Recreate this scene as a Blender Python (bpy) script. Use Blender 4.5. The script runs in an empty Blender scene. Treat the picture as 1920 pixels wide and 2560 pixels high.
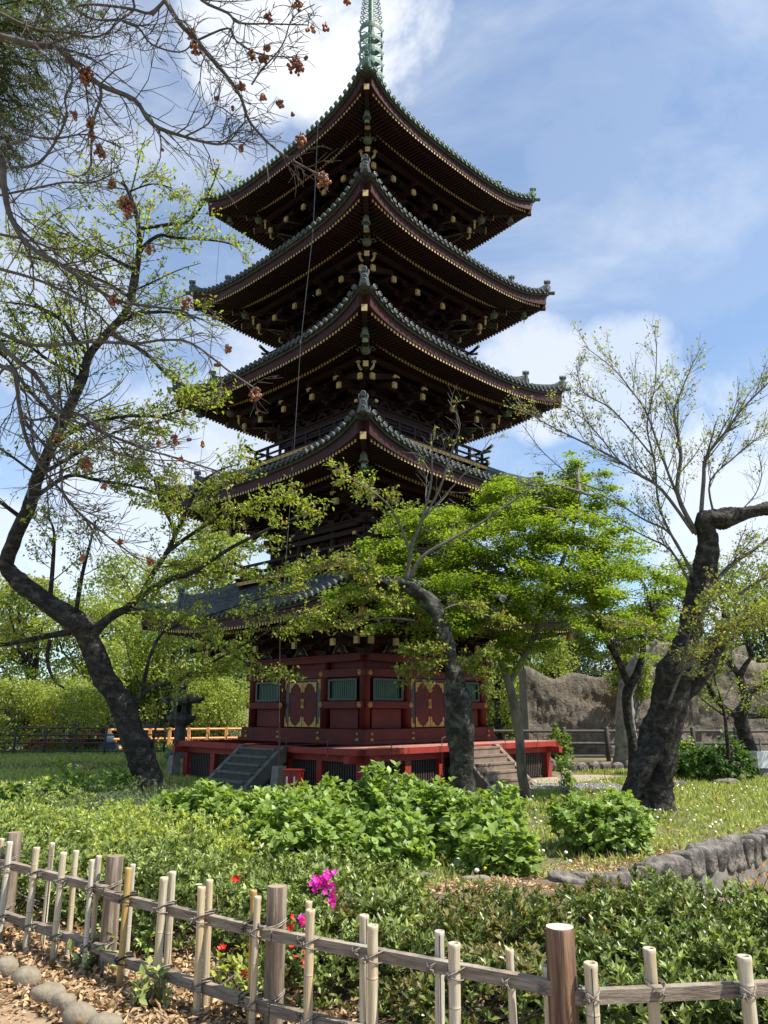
import bpy, math, random
import numpy as np
from mathutils import Vector, Matrix, noise as mnoise
PI = math.pi
rad = math.radians
random.seed(7)
RS = np.random.RandomState(11)
C = bpy.context.scene.collection

# ------------------------------------------------------------------ camera, sky, sun, exposure
FPX, PITCH, EYE = 1923.0, rad(14.6), 2.0
cam = bpy.data.cameras.new('camera')
cam.sensor_fit = 'HORIZONTAL'; cam.sensor_width = 36.0; cam.lens = FPX / 1920 * 36
cam.clip_end = 2000; cam.clip_start = 0.05
cam_o = bpy.data.objects.new('camera', cam); C.objects.link(cam_o)
cam_o.location = (0, 0, EYE); cam_o.rotation_euler = (PI / 2 + PITCH, 0, 0)
bpy.context.scene.camera = cam_o
cp, sp = math.cos(PITCH), math.sin(PITCH)

def U(px, py, dep):
    """a point of the place seen at photo pixel px,py, dep metres down the view axis"""
    x = (px - 960) / FPX * dep; v = (1280 - py) / FPX * dep
    return np.array([x, dep * cp - v * sp, EYE + dep * sp + v * cp])

SUN_EL, SUN_AZ = rad(57), math.atan2(0.93, -0.36)
sdir = Vector((math.sin(SUN_AZ) * math.cos(SUN_EL), math.cos(SUN_AZ) * math.cos(SUN_EL), math.sin(SUN_EL)))
world = bpy.data.worlds.new('World'); bpy.context.scene.world = world; world.use_nodes = True
wn, wl = world.node_tree.nodes, world.node_tree.links
for n in list(wn): wn.remove(n)
def WN(t, **k):
    n = wn.new(t)
    for a, b in k.items(): setattr(n, a, b)
    return n
def wmath(op, a, b=None, clamp=False):
    n = WN('ShaderNodeMath', operation=op, use_clamp=clamp)
    for i, v in enumerate((a, b)):
        if v is None: continue
        if isinstance(v, (int, float)): n.inputs[i].default_value = v
        else: wl.new(v, n.inputs[i])
    return n.outputs[0]
sky = WN('ShaderNodeTexSky', sky_type='NISHITA', sun_disc=False, sun_elevation=SUN_EL, sun_rotation=SUN_AZ)
sky.air_density = 1.0; sky.dust_density = 0.4; sky.ozone_density = 3.0
tc = WN('ShaderNodeTexCoord')
def wnoise(scale, detail, rough, vec, dist=0.0):
    n = WN('ShaderNodeTexNoise'); n.inputs['Scale'].default_value = scale; n.inputs['Detail'].default_value = detail
    n.inputs['Roughness'].default_value = rough; n.inputs['Distortion'].default_value = dist
    wl.new(vec, n.inputs['Vector']); return n.outputs['Fac']
def wramp(v, a, b, c=0.0, d=1.0):
    n = WN('ShaderNodeMapRange', interpolation_type='SMOOTHSTEP')
    wl.new(v, n.inputs[0])
    for i, x in enumerate((a, b, c, d)): n.inputs[1 + i].default_value = x
    return n.outputs[0]
mp = WN('ShaderNodeMapping'); wl.new(tc.outputs['Generated'], mp.inputs['Vector'])
mp.inputs['Scale'].default_value = (1.0, 1.0, 2.2); mp.inputs['Rotation'].default_value = (0.2, 0.5, 0.3)
cirrus = wramp(wnoise(2.6, 9, 0.58, mp.outputs[0], 0.7), 0.37, 0.78, 0.15, 0.60)
cum_n = wnoise(5.5, 9, 0.6, tc.outputs['Generated'], 0.15)
total = cirrus
def puff(px, py, spread, amount):
    global total
    d = Vector(U(px, py, 10.0)) - Vector((0, 0, EYE)); d.normalize()
    vm = WN('ShaderNodeVectorMath', operation='DOT_PRODUCT'); wl.new(tc.outputs['Generated'], vm.inputs[0]); vm.inputs[1].default_value = d
    m = wramp(vm.outputs['Value'], math.cos(spread), 1.0, 0.0, 1.0)
    k = wmath('MULTIPLY', m, wmath('ADD', wmath('MULTIPLY', wmath('SUBTRACT', cum_n, 0.5), 3.0), 0.75))
    c = wmath('MULTIPLY', wramp(k, 0.10, 0.75), amount)
    total = wmath('MAXIMUM', total, c)
puff(850, 30, 0.165, 1.0); puff(640, 80, 0.13, 0.85); puff(1330, 950, 0.12, 0.7); puff(1560, 960, 0.12, 0.6); puff(600, 1000, 0.2, 0.6)
puff(1860, 1250, 0.22, 0.75); puff(330, 1330, 0.28, 0.7); puff(60, 750, 0.18, 0.55); puff(1750, 420, 0.30, 0.22)
mix = WN('ShaderNodeMixRGB'); wl.new(total, mix.inputs[0]); tint = WN('ShaderNodeMixRGB', blend_type='MULTIPLY'); tint.inputs[0].default_value = 1.0; tint.inputs[2].default_value = (0.84, 1.04, 1.12, 1); wl.new(sky.outputs[0], tint.inputs[1]); wl.new(tint.outputs[0], mix.inputs[1]); mix.inputs[2].default_value = (5.9, 6.1, 6.4, 1)
bgn = WN('ShaderNodeBackground'); bgn.inputs['Strength'].default_value = 0.105; wl.new(mix.outputs[0], bgn.inputs['Color'])
wo = WN('ShaderNodeOutputWorld'); wl.new(bgn.outputs[0], wo.inputs['Surface'])
sun = bpy.data.lights.new('sun', 'SUN'); sun.energy = 5.0; sun.angle = rad(0.5); sun.color = (1.0, 0.92, 0.80)
sun_o = bpy.data.objects.new('sun', sun); C.objects.link(sun_o); sun_o.rotation_euler = sdir.to_track_quat('Z', 'Y').to_euler()
vs = bpy.context.scene.view_settings
vs.view_transform = 'Standard'; vs.look = 'None'; vs.gamma = 1.0; vs.use_curve_mapping = False; vs.exposure = 0.8
bpy.context.scene.cycles.max_bounces = 6; bpy.context.scene.cycles.transparent_max_bounces = 4
bpy.context.scene.cycles.use_denoising = True

# ------------------------------------------------------------------ materials
def mat(name, col, rough=0.6, metal=0.0, col2=None, scale=8.0, detail=4.0, bump=0.0, bscale=None, stretch=None, island=0.0, transl=None, spec=None, ramp=(0.35, 0.65), col3=None, scale3=1.5, wave=None, coord='Object'):
    m = bpy.data.materials.new(name); m.use_nodes = True
    nt = m.node_tree; n, l = nt.nodes, nt.links
    b = n['Principled BSDF']; b.inputs['Roughness'].default_value = rough; b.inputs['Metallic'].default_value = metal
    if spec is not None: b.inputs['Specular IOR Level'].default_value = spec
    t = n.new('ShaderNodeTexCoord'); vec = t.outputs[coord]
    if stretch:
        mpn = n.new('ShaderNodeMapping'); mpn.inputs['Scale'].default_value = stretch; l.new(vec, mpn.inputs['Vector']); vec = mpn.outputs[0]
    out = None
    def noise(s, d=4.0):
        k = n.new('ShaderNodeTexNoise'); k.inputs['Scale'].default_value = s; k.inputs['Detail'].default_value = d; k.inputs['Roughness'].default_value = 0.62
        l.new(vec, k.inputs['Vector']); return k.outputs['Fac']
    def mixc(f, a, c):
        k = n.new('ShaderNodeMixRGB'); l.new(f, k.inputs[0])
        for i, v in ((1, a), (2, c)):
            if isinstance(v, tuple): k.inputs[i].default_value = (*v, 1)
            else: l.new(v, k.inputs[i])
        return k.outputs[0]
    def mr(v, a, c, d=0.0, e=1.0):
        k = n.new('ShaderNodeMapRange'); l.new(v, k.inputs[0])
        for i, x in enumerate((a, c, d, e)): k.inputs[1 + i].default_value = x
        return k.outputs[0]
    colr = tuple(col)
    if col2 is not None and island == 0:
        colr = mixc(mr(noise(scale, detail), *ramp), tuple(col), tuple(col2))
    elif col2 is not None:
        g = n.new('ShaderNodeNewGeometry'); colr = mixc(g.outputs['Random Per Island'], tuple(col), tuple(col2))
    if col3 is not None: colr = mixc(mr(noise(scale3, 3), 0.5, 0.66), colr, tuple(col3))
    if island > 0:
        g = n.new('ShaderNodeNewGeometry'); hs = n.new('ShaderNodeHueSaturation')
        fr = n.new('ShaderNodeMath'); fr.operation = 'MULTIPLY'; fr.inputs[1].default_value = 17.31; l.new(g.outputs['Random Per Island'], fr.inputs[0])
        f2 = n.new('ShaderNodeMath'); f2.operation = 'FRACT'; l.new(fr.outputs[0], f2.inputs[0])
        l.new(mr(f2.outputs[0], 0, 1, 1 - island, 1 + island), hs.inputs['Value'])
        if isinstance(colr, tuple): hs.inputs['Color'].default_value = (*colr, 1)
        else: l.new(colr, hs.inputs['Color'])
        colr = hs.outputs[0]
    if isinstance(colr, tuple): b.inputs['Base Color'].default_value = (*colr, 1)
    else: l.new(colr, b.inputs['Base Color'])
    if bump:
        bn = n.new('ShaderNodeBump'); bn.inputs['Strength'].default_value = min(1.0, bump); bn.inputs['Distance'].default_value = 0.022 * max(1, bump)
        if wave:
            w = n.new('ShaderNodeTexWave'); w.inputs['Scale'].default_value = wave; w.inputs['Distortion'].default_value = 6; l.new(vec, w.inputs['Vector']); h = w.outputs['Fac']
        else: h = noise(bscale or scale * 2, 6)
        l.new(h, bn.inputs['Height']); l.new(bn.outputs[0], b.inputs['Normal'])
    if transl:
        tr = n.new('ShaderNodeBsdfTranslucent'); ms = n.new('ShaderNodeMixShader'); ms.inputs[0].default_value = transl[1]
        hs = n.new('ShaderNodeMixRGB'); hs.blend_type = 'MULTIPLY'; hs.inputs[0].default_value = 1.0; hs.inputs[2].default_value = (*transl[0], 1)
        if isinstance(colr, tuple): hs.inputs[1].default_value = (*colr, 1)
        else: l.new(colr, hs.inputs[1])
        l.new(hs.outputs[0], tr.inputs['Color']); l.new(b.outputs[0], ms.inputs[1]); l.new(tr.outputs[0], ms.inputs[2]); l.new(ms.outputs[0], n['Material Output'].inputs['Surface'])
    return m
def leafm(name, a, b, isl=0.3, tr=0.42, rough=0.5):
    return mat(name, a, rough, 0, b, island=isl, transl=((2.0, 1.9, 0.8), tr), spec=0.35)

M = {}
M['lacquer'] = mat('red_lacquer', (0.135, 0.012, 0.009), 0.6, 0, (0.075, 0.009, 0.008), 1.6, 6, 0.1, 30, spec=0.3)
M['deckred'] = mat('faded_red_paint', (0.30, 0.035, 0.028), 0.6, 0, (0.23, 0.025, 0.02), 4.0, 7, 0.15, 20, spec=0.3)
M['decktop'] = mat('worn_deck_boards', (0.42, 0.20, 0.15), 0.7, 0, (0.30, 0.12, 0.09), 5.0, 6, 0.3, 25, stretch=(1, 1, 1))
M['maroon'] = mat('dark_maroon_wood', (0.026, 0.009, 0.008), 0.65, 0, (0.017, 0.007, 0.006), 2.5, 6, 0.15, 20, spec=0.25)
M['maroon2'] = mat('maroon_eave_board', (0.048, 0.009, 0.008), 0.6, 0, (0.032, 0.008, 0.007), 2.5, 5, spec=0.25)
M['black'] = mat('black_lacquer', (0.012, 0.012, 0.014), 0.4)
M['gold'] = mat('gilded_metal', (0.55, 0.33, 0.08), 0.5, 0.25, (0.34, 0.20, 0.05), 14, 4)
M['tip'] = mat('gold_rafter_caps', (0.55, 0.40, 0.17), 0.5, 0.1, (0.38, 0.27, 0.11), 5, 4)
M['tile'] = mat('grey_clay_tile', (0.12, 0.135, 0.135), 0.55, 0, (0.055, 0.065, 0.062), 5, 7, 0.2, 30)
M['tilecu'] = mat('green_copper_tile', (0.15, 0.23, 0.19), 0.55, 0, (0.08, 0.125, 0.105), 5, 7, 0.2, 30)
M['mossy'] = mat('dark_mossy_edge', (0.045, 0.05, 0.035), 0.8, 0, (0.03, 0.026, 0.018), 5, 5)
M['verdi'] = mat('verdigris_bronze', (0.17, 0.27, 0.20), 0.6, 0.1, (0.08, 0.13, 0.10), 6, 7, 0.2, 20)
M['shutter'] = mat('pale_green_slats', (0.06, 0.14, 0.10), 0.6, 0, (0.04, 0.10, 0.075), 8, 3)
M['carved'] = mat('painted_carving', (0.13, 0.14, 0.09), 0.6, 0, (0.05, 0.07, 0.06), 14, 4)
M['grill'] = mat('dark_grille_wood', (0.05, 0.035, 0.03), 0.7)
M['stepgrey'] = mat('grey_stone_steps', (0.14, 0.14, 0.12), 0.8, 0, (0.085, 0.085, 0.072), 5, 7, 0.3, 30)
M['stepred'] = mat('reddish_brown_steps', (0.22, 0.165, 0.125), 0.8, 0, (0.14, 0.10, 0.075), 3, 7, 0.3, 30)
M['riser'] = mat('shaded_stone_riser', (0.065, 0.065, 0.055), 0.85, 0, (0.04, 0.04, 0.034), 5, 7, 0.3, 30)  # same grey step stone, darkened: the shade below each tread is in the colour
M['concrete'] = mat('weathered_concrete', (0.24, 0.23, 0.21), 0.85, 0, (0.13, 0.125, 0.11), 6, 7, 0.3, 40)
M['bark'] = mat('black_cherry_bark', (0.032, 0.025, 0.021), 0.85, 0, (0.007, 0.006, 0.005), 7, 9, 3.0, 11, stretch=(1, 1, 1.4), col3=(0.085, 0.072, 0.058), scale3=5.5, ramp=(0.42, 0.58))
M['barkmoss'] = mat('mossy_cherry_bark', (0.042, 0.036, 0.030), 0.85, 0, (0.010, 0.009, 0.008), 7, 9, 3.0, 11, stretch=(1, 1, 1.2), col3=(0.10, 0.105, 0.08), scale3=4.5, ramp=(0.42, 0.58))
M['barkpale'] = mat('smooth_grey_bark', (0.21, 0.185, 0.14), 0.8, 0, (0.055, 0.05, 0.04), 5, 7, 0.4, 20, stretch=(1, 1, 0.3))
M['barkgrey'] = mat('silver_grey_bark', (0.16, 0.145, 0.125), 0.75, 0, (0.075, 0.066, 0.056), 14, 6, 0.4, 40)
M['barkdim'] = mat('dull_brown_grey_bark', (0.115, 0.10, 0.085), 0.8, 0, (0.05, 0.043, 0.036), 14, 6, 0.4, 40)
M['barkwhite'] = mat('peeling_pale_bark', (0.36, 0.34, 0.31), 0.85, 0, (0.15, 0.14, 0.125), 5, 7, 0.8, 14)
M['cuttop'] = mat('bleached_log_end', (0.58, 0.52, 0.43), 0.8, 0, (0.42, 0.35, 0.27), 30, 5)
M['cutwood'] = mat('sawn_wood_end', (0.33, 0.25, 0.17), 0.85, 0, (0.2, 0.14, 0.09), 12, 5)
M['cherryleaf'] = leafm('young_cherry_leaf', (0.15, 0.22, 0.035), (0.29, 0.35, 0.07))
M['bronzeleaf'] = leafm('bronze_young_leaf', (0.20, 0.20, 0.05), (0.24, 0.11, 0.07))
M['maple'] = leafm('fresh_maple_leaf', (0.12, 0.20, 0.018), (0.21, 0.29, 0.04), 0.25, 0.45)
M['hydr'] = leafm('hydrangea_leaf', (0.14, 0.23, 0.05), (0.27, 0.37, 0.10), 0.25, 0.36, 0.45)
M['hydrdk'] = leafm('dark_shrub_leaf', (0.05, 0.11, 0.02), (0.09, 0.17, 0.03), 0.3, 0.3)
M['azalight'] = leafm('light_azalea_leaf', (0.15, 0.22, 0.055), (0.36, 0.43, 0.17), 0.5, 0.3)
M['azayellow'] = leafm('yellow_azalea_leaf', (0.26, 0.33, 0.06), (0.42, 0.46, 0.14), 0.3, 0.4)
M['azadark'] = leafm('dark_azalea_leaf', (0.055, 0.09, 0.022), (0.19, 0.24, 0.065), 0.5, 0.18, 0.32)
M['azabrown'] = leafm('bronzed_azalea_leaf', (0.13, 0.14, 0.045), (0.20, 0.165, 0.065), 0.4, 0.28)
M['conifer'] = leafm('conifer_needle', (0.06, 0.095, 0.045), (0.13, 0.17, 0.08), 0.4, 0.2)
M['bgA'] = leafm('bright_tree_leaf', (0.16, 0.22, 0.04), (0.28, 0.33, 0.08), 0.35)
M['bgB'] = leafm('mid_green_tree_leaf', (0.085, 0.135, 0.03), (0.16, 0.22, 0.055), 0.35)
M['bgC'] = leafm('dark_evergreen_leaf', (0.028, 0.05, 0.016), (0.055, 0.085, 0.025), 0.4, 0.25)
M['bgY'] = leafm('yellow_green_tree_leaf', (0.24, 0.27, 0.03), (0.34, 0.33, 0.06), 0.3)
M['bgR'] = leafm('russet_evergreen_leaf', (0.09, 0.07, 0.03), (0.13, 0.10, 0.045), 0.4, 0.25)
M['magenta'] = leafm('magenta_petal', (0.60, 0.02, 0.42), (0.72, 0.06, 0.55), 0.2, 0.3)
M['redpetal'] = leafm('red_petal', (0.65, 0.02, 0.02), (0.75, 0.05, 0.03), 0.2, 0.2)
M['berry'] = mat('brown_berry', (0.11, 0.030, 0.012), 0.35, 0, (0.30, 0.10, 0.03), island=0.35)
M['bamboo'] = mat('weathered_bamboo', (0.58, 0.52, 0.39), 0.5, 0, (0.32, 0.28, 0.21), 4, 7, ramp=(0.42, 0.66), stretch=(30, 30, 1.2), col3=(0.46, 0.35, 0.19), scale3=1.2)
M['bambootan'] = mat('tan_bamboo', (0.56, 0.43, 0.25), 0.5, 0, (0.30, 0.23, 0.15), 4, 7, ramp=(0.42, 0.66), stretch=(25, 25, 1.0), col3=(0.52, 0.48, 0.40), scale3=1.5)
M['bamboopale'] = mat('bleached_bamboo', (0.58, 0.54, 0.46), 0.55, 0, (0.32, 0.29, 0.24), 4, 7, ramp=(0.42, 0.66), stretch=(30, 30, 1.0), col3=(0.36, 0.31, 0.23), scale3=1.4)
M['bamboogold'] = mat('yellow_bamboo', (0.47, 0.32, 0.11), 0.45, 0, (0.36, 0.22, 0.08), 5, 6, stretch=(20, 20, 1.5))
M['node'] = mat('bamboo_node', (0.17, 0.13, 0.09), 0.7)
M['hollow'] = mat('bamboo_hollow', (0.16, 0.12, 0.08), 0.9)
M['post'] = mat('grey_brown_log', (0.30, 0.24, 0.18), 0.75, 0, (0.12, 0.09, 0.065), 3, 8, 0.8, 6, stretch=(9, 9, 0.7), ramp=(0.42, 0.58))
M['postred'] = mat('reddish_brown_log', (0.26, 0.15, 0.085), 0.7, 0, (0.09, 0.05, 0.03), 3, 8, 0.9, 6, stretch=(9, 9, 0.6), ramp=(0.40, 0.60))
M['rail'] = mat('grey_rail_wood', (0.29, 0.24, 0.185), 0.75, 0, (0.13, 0.10, 0.075), 3, 9, 0.6, 8, ramp=(0.40, 0.62), stretch=(3, 3, 40), scale3=1.0, col3=(0.34, 0.30, 0.25))
M['rope'] = mat('hemp_cord', (0.25, 0.22, 0.18), 0.9, 0, (0.10, 0.085, 0.07), 40, 3)
M['ropeblack'] = mat('black_cord', (0.03, 0.026, 0.022), 0.9)
M['stone'] = mat('round_river_stone', (0.27, 0.23, 0.165), 0.8, 0, (0.17, 0.145, 0.105), 8, 8, 0.6, 30)
M['rock'] = mat('dark_rock', (0.24, 0.215, 0.185), 0.85, 0, (0.05, 0.046, 0.042), 5, 10, 3.0, 12, ramp=(0.38, 0.62))
M['cliff'] = mat('artificial_rock_face', (0.20, 0.165, 0.12), 0.9, 0, (0.10, 0.088, 0.07), 2.5, 10, 3.0, 9, ramp=(0.40, 0.60), col3=(0.15, 0.125, 0.095), scale3=0.6)
M['logfence'] = mat('black_log_rail', (0.035, 0.032, 0.032), 0.6, 0, (0.07, 0.065, 0.06), 6, 5)
M['orange'] = mat('orange_wood', (0.62, 0.31, 0.11), 0.6, 0, (0.50, 0.23, 0.08), 4, 4)
M['lanternstone'] = mat('dark_lantern_stone', (0.09, 0.09, 0.08), 0.9, 0, (0.045, 0.045, 0.04), 9, 7, 0.6, 30)
M['soil'] = mat('dry_soil', (0.17, 0.12, 0.08), 0.95, 0, (0.10, 0.07, 0.045), 5, 9, 0.8, 30, col3=(0.22, 0.17, 0.12), scale3=2.0)
M['path'] = mat('packed_earth_path', (0.38, 0.27, 0.165), 0.95, 0, (0.28, 0.19, 0.115), 9, 9, 0.7, 70, col3=(0.31, 0.25, 0.18), scale3=3)
M['litter'] = leafm('fallen_leaf', (0.50, 0.37, 0.23), (0.28, 0.17, 0.09), 0.4, 0.12, 0.8)
M['grass'] = leafm('lawn_blade', (0.18, 0.26, 0.06), (0.37, 0.40, 0.15), 0.3, 0.35, 0.6)
M['weed'] = leafm('pale_weed_leaf', (0.26, 0.33, 0.10), (0.38, 0.43, 0.18), 0.3, 0.3, 0.6)
M['white'] = mat('white_seed_fluff', (0.75, 0.75, 0.70), 0.9)
M['yellow'] = mat('yellow_petal', (0.80, 0.60, 0.03), 0.6)
M['metal'] = mat('dull_steel', (0.22, 0.22, 0.23), 0.6, 0.1)
M['rust'] = mat('rusty_rod', (0.10, 0.05, 0.035), 0.8)
M['hydrant'] = mat('red_box_paint', (0.26, 0.02, 0.018), 0.35)
M['whitepaint'] = mat('white_paint', (0.7, 0.7, 0.68), 0.5)
M['cone'] = mat('green_cone_plastic', (0.02, 0.45, 0.10), 0.45)
M['bluebody'] = mat('dark_blue_cover', (0.03, 0.06, 0.10), 0.5)
M['plaster'] = mat('grey_building_wall', (0.30, 0.30, 0.30), 0.8, 0, (0.22, 0.22, 0.22), 2, 4)
M['glass'] = mat('dark_window_glass', (0.03, 0.04, 0.05), 0.1)
M['lamp'] = mat('white_lamp_front', (0.75, 0.78, 0.8), 0.2)
M['pave'] = mat('stone_paving', (0.36, 0.30, 0.24), 0.85, 0, (0.26, 0.21, 0.17), 6, 6, 0.3, 25)
M['pebble'] = mat('grey_pebble', (0.22, 0.23, 0.24), 0.8, 0, (0.11, 0.115, 0.12), island=0.4)
M['water'] = mat('murky_shallow_water', (0.22, 0.17, 0.105), 0.12, 0, (0.30, 0.24, 0.16), 1.4, 5, spec=0.6)
M['gravelbed'] = mat('brown_ground', (0.11, 0.10, 0.06), 0.95, 0, (0.06, 0.055, 0.03), 3, 7)

# ------------------------------------------------------------------ mesh helpers
class MB:
    def __init__(s): s.v = []; s.f = []; s.n = 0; s.mk = []
    def mark(s): s.mk.append((s.n, len(s.f)))
    def add(s, v, f):
        v = np.asarray(v, float).reshape(-1, 3); k = s.n
        s.v.append(v); s.n += len(v)
        s.f.extend([tuple(i + k for i in q) for q in f]); return s
    def box(s, c, size, R=None, top=None):
        x, y, z = (a / 2 for a in size); t = top or 1.0
        v = np.array([(-x, -y, -z), (x, -y, -z), (x, y, -z), (-x, y, -z), (-x * t, -y * t, z), (x * t, -y * t, z), (x * t, y * t, z), (-x * t, y * t, z)])
        if R is not None: v = v @ np.asarray(R).T
        return s.add(v + np.asarray(c, float), [(0, 3, 2, 1), (4, 5, 6, 7), (0, 1, 5, 4), (1, 2, 6, 5), (2, 3, 7, 6), (3, 0, 4, 7)])
    def tube(s, pts, rs, n=6, cap=True, wob=0.0, flat=1.0):
        pts = np.asarray(pts, float); k = len(pts)
        if np.isscalar(rs): rs = [rs] * k
        t = np.gradient(pts, axis=0); t /= np.linalg.norm(t, axis=1)[:, None] + 1e-9
        ref = np.array([0, 0, 1.0]) if abs(t[:, 2]).mean() < 0.8 else np.array([1.0, 0, 0])
        a = np.cross(t, ref); a /= np.linalg.norm(a, axis=1)[:, None] + 1e-9
        b = np.cross(a, t)
        th = np.arange(n) * 2 * PI / n
        V = []
        for i in range(k):
            r = rs[i] * (1 + (wob * RS.uniform(-1, 1, n) if wob else 0))
            V.append(pts[i] + (np.cos(th) * r)[:, None] * a[i] + (np.sin(th) * r * flat)[:, None] * b[i])
        F = []
        for i in range(k - 1):
            for j in range(n):
                j2 = (j + 1) % n; F.append((i * n + j, i * n + j2, (i + 1) * n + j2, (i + 1) * n + j))
        if cap: F.append(tuple(range(n))[::-1]); F.append(tuple(range((k - 1) * n, k * n)))
        return s.add(np.concatenate(V), F)
    def cyl(s, p0, p1, r0, r1=None, n=10): return s.tube([p0, p1], [r0, r1 if r1 is not None else r0], n)
    def lathe(s, c, prof, n=16, axis=None, square=False):
        """prof list of (r,z) about the z axis (or given rotation matrix)"""
        th = np.arange(n) * 2 * PI / n + (PI / 4 if square else 0)
        V = np.concatenate([np.stack([np.cos(th) * r, np.sin(th) * r, np.full(n, z)], 1) for r, z in prof])
        if axis is not None: V = V @ np.asarray(axis).T
        F = []
        for i in range(len(prof) - 1):
            for j in range(n):
                j2 = (j + 1) % n; F.append((i * n + j, i * n + j2, (i + 1) * n + j2, (i + 1) * n + j))
        F.append(tuple(range(n))[::-1]); F.append(tuple(range((len(prof) - 1) * n, len(prof) * n)))
        return s.add(V + np.asarray(c, float), F)
    def prism(s, poly, o, ax, ay, az, depth):
        """polygon in (ax,ay) plane at o, thickness depth along az (centred)"""
        ax, ay, az, o = (np.asarray(q, float) for q in (ax, ay, az, o)); m = len(poly)
        V = [o + p[0] * ax + p[1] * ay - az * depth / 2 for p in poly] + [o + p[0] * ax + p[1] * ay + az * depth / 2 for p in poly]
        F = [tuple(range(m))[::-1], tuple(range(m, 2 * m))] + [(i, (i + 1) % m, m + (i + 1) % m, m + i) for i in range(m)]
        return s.add(V, F)
    def four(s):
        """repeat what is in here for the four sides"""
        V = np.concatenate(s.v); F = list(s.f); n = s.n; s.v = [V]; m0 = list(s.mk or [(0, 0)]); s.mk = [(a + n * k, b + len(F) * k) for k in range(4) for a, b in m0]
        for k in (1, 2, 3):
            c, q = round(math.cos(k * PI / 2)), round(math.sin(k * PI / 2)); R = np.array([[c, -q, 0], [q, c, 0], [0, 0, 1.0]])
            s.v.append(V @ R.T); s.f.extend([tuple(i + n * k for i in f) for f in F])
        s.n = 4 * n; return s
    def each(s, name, m, parent, smooth=False):
        V = np.concatenate(s.v); ends = s.mk[1:] + [(s.n, len(s.f))]; out = []
        for (a, b), (c, d) in zip(s.mk, ends):
            q = MB(); q.v = [V[a:c]]; q.n = c - a; q.f = [tuple(i - a for i in f) for f in s.f[b:d]]; out.append(q.build(name, m, parent, smooth))
        return out
    def build(s, name, m, parent=None, smooth=False):
        me = bpy.data.meshes.new(name); me.from_pydata(np.concatenate(s.v).tolist() if s.v else [], [], s.f)
        me.materials.append(m)
        if smooth: me.polygons.foreach_set('use_smooth', [True] * len(me.polygons))
        me.update()
        o = bpy.data.objects.new(name, me); C.objects.link(o)
        if parent is not None: o.parent = parent
        return o

def tag(o, label, cat, group=None, kind=None):
    o['label'] = label; o['category'] = cat
    if group: o['group'] = group
    if kind: o['kind'] = kind
    return o
def empty(name, loc, rz=0.0, label=None, cat=None, group=None):
    o = bpy.data.objects.new(name, None); C.objects.link(o); o.location = loc; o.rotation_euler = (0, 0, rz); o.empty_display_size = 0.2
    if label: tag(o, label, cat, group)
    return o
def struct(o): o['kind'] = 'structure'; return o
def link_mesh(name, V, F, m, parent=None, smooth=False):
    """V (n,3), F (k,4) or (k,3) int arrays"""
    me = bpy.data.meshes.new(name); V = np.ascontiguousarray(V, dtype=np.float32); F = np.ascontiguousarray(F, dtype=np.int32)
    k, w = F.shape
    me.vertices.add(len(V)); me.vertices.foreach_set('co', V.ravel())
    me.loops.add(k * w); me.loops.foreach_set('vertex_index', F.ravel())
    me.polygons.add(k); me.polygons.foreach_set('loop_start', np.arange(0, k * w, w, dtype=np.int32)); me.polygons.foreach_set('loop_total', np.full(k, w, dtype=np.int32))
    if smooth: me.polygons.foreach_set('use_smooth', np.ones(k, dtype=bool))
    me.materials.append(m); me.update(calc_edges=True)
    o = bpy.data.objects.new(name, me); C.objects.link(o)
    if parent is not None: o.parent = parent
    return o
def unit(a): return a / (np.linalg.norm(a, axis=1)[:, None] + 1e-9)
def rdir(n, up=0.0):
    a = RS.normal(size=(n, 3)); a[:, 2] += up; return unit(a)
def leaves(name, P, A, Nn, L, W, m, parent=None, fold=0.25, shape=4):
    """leaf faces: P base points, A tip directions, Nn rough normals, L lengths, W half widths"""
    n = len(P); A = unit(A); S = unit(np.cross(A, Nn)); Nn = np.cross(S, A)
    L = np.broadcast_to(L, (n,))[:, None]; W = np.broadcast_to(W, (n,))[:, None]
    if shape == 4:
        V = np.stack([P, P + A * L * 0.45 + S * W + Nn * W * fold * 2, P + A * L, P + A * L * 0.45 - S * W + Nn * W * fold * 2], 1).reshape(-1, 3)
        b = np.arange(n)[:, None] * 4
        F = np.concatenate([b + np.array([[0, 1, 2]]), b + np.array([[0, 2, 3]])])
    else:
        dr = -Nn * L * 0.18
        V = np.stack([P, P + A * L * 0.28 + S * W * 0.85 + Nn * W * fold, P + A * L * 0.62 + S * W * 0.9 + Nn * W * fold + dr * 0.4, P + A * L + dr,
                      P + A * L * 0.62 - S * W * 0.9 + Nn * W * fold + dr * 0.4, P + A * L * 0.28 - S * W * 0.85 + Nn * W * fold,
                      P + A * L * 0.28, P + A * L * 0.62 + dr * 0.3], 1).reshape(-1, 3)
        b = np.arange(n)[:, None] * 8
        F = np.concatenate([b + np.array([[0, 1, 2, 7]]), b + np.array([[7, 2, 3, 3]])[:, :4], b + np.array([[0, 7, 4, 5]])])
        F = np.concatenate([b + np.array([q]) for q in ([0, 1, 6], [1, 2, 7], [1, 7, 6], [2, 3, 7], [0, 6, 5], [6, 7, 5], [7, 4, 5], [7, 3, 4])])
    return link_mesh(name, V, F, m, parent)

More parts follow.
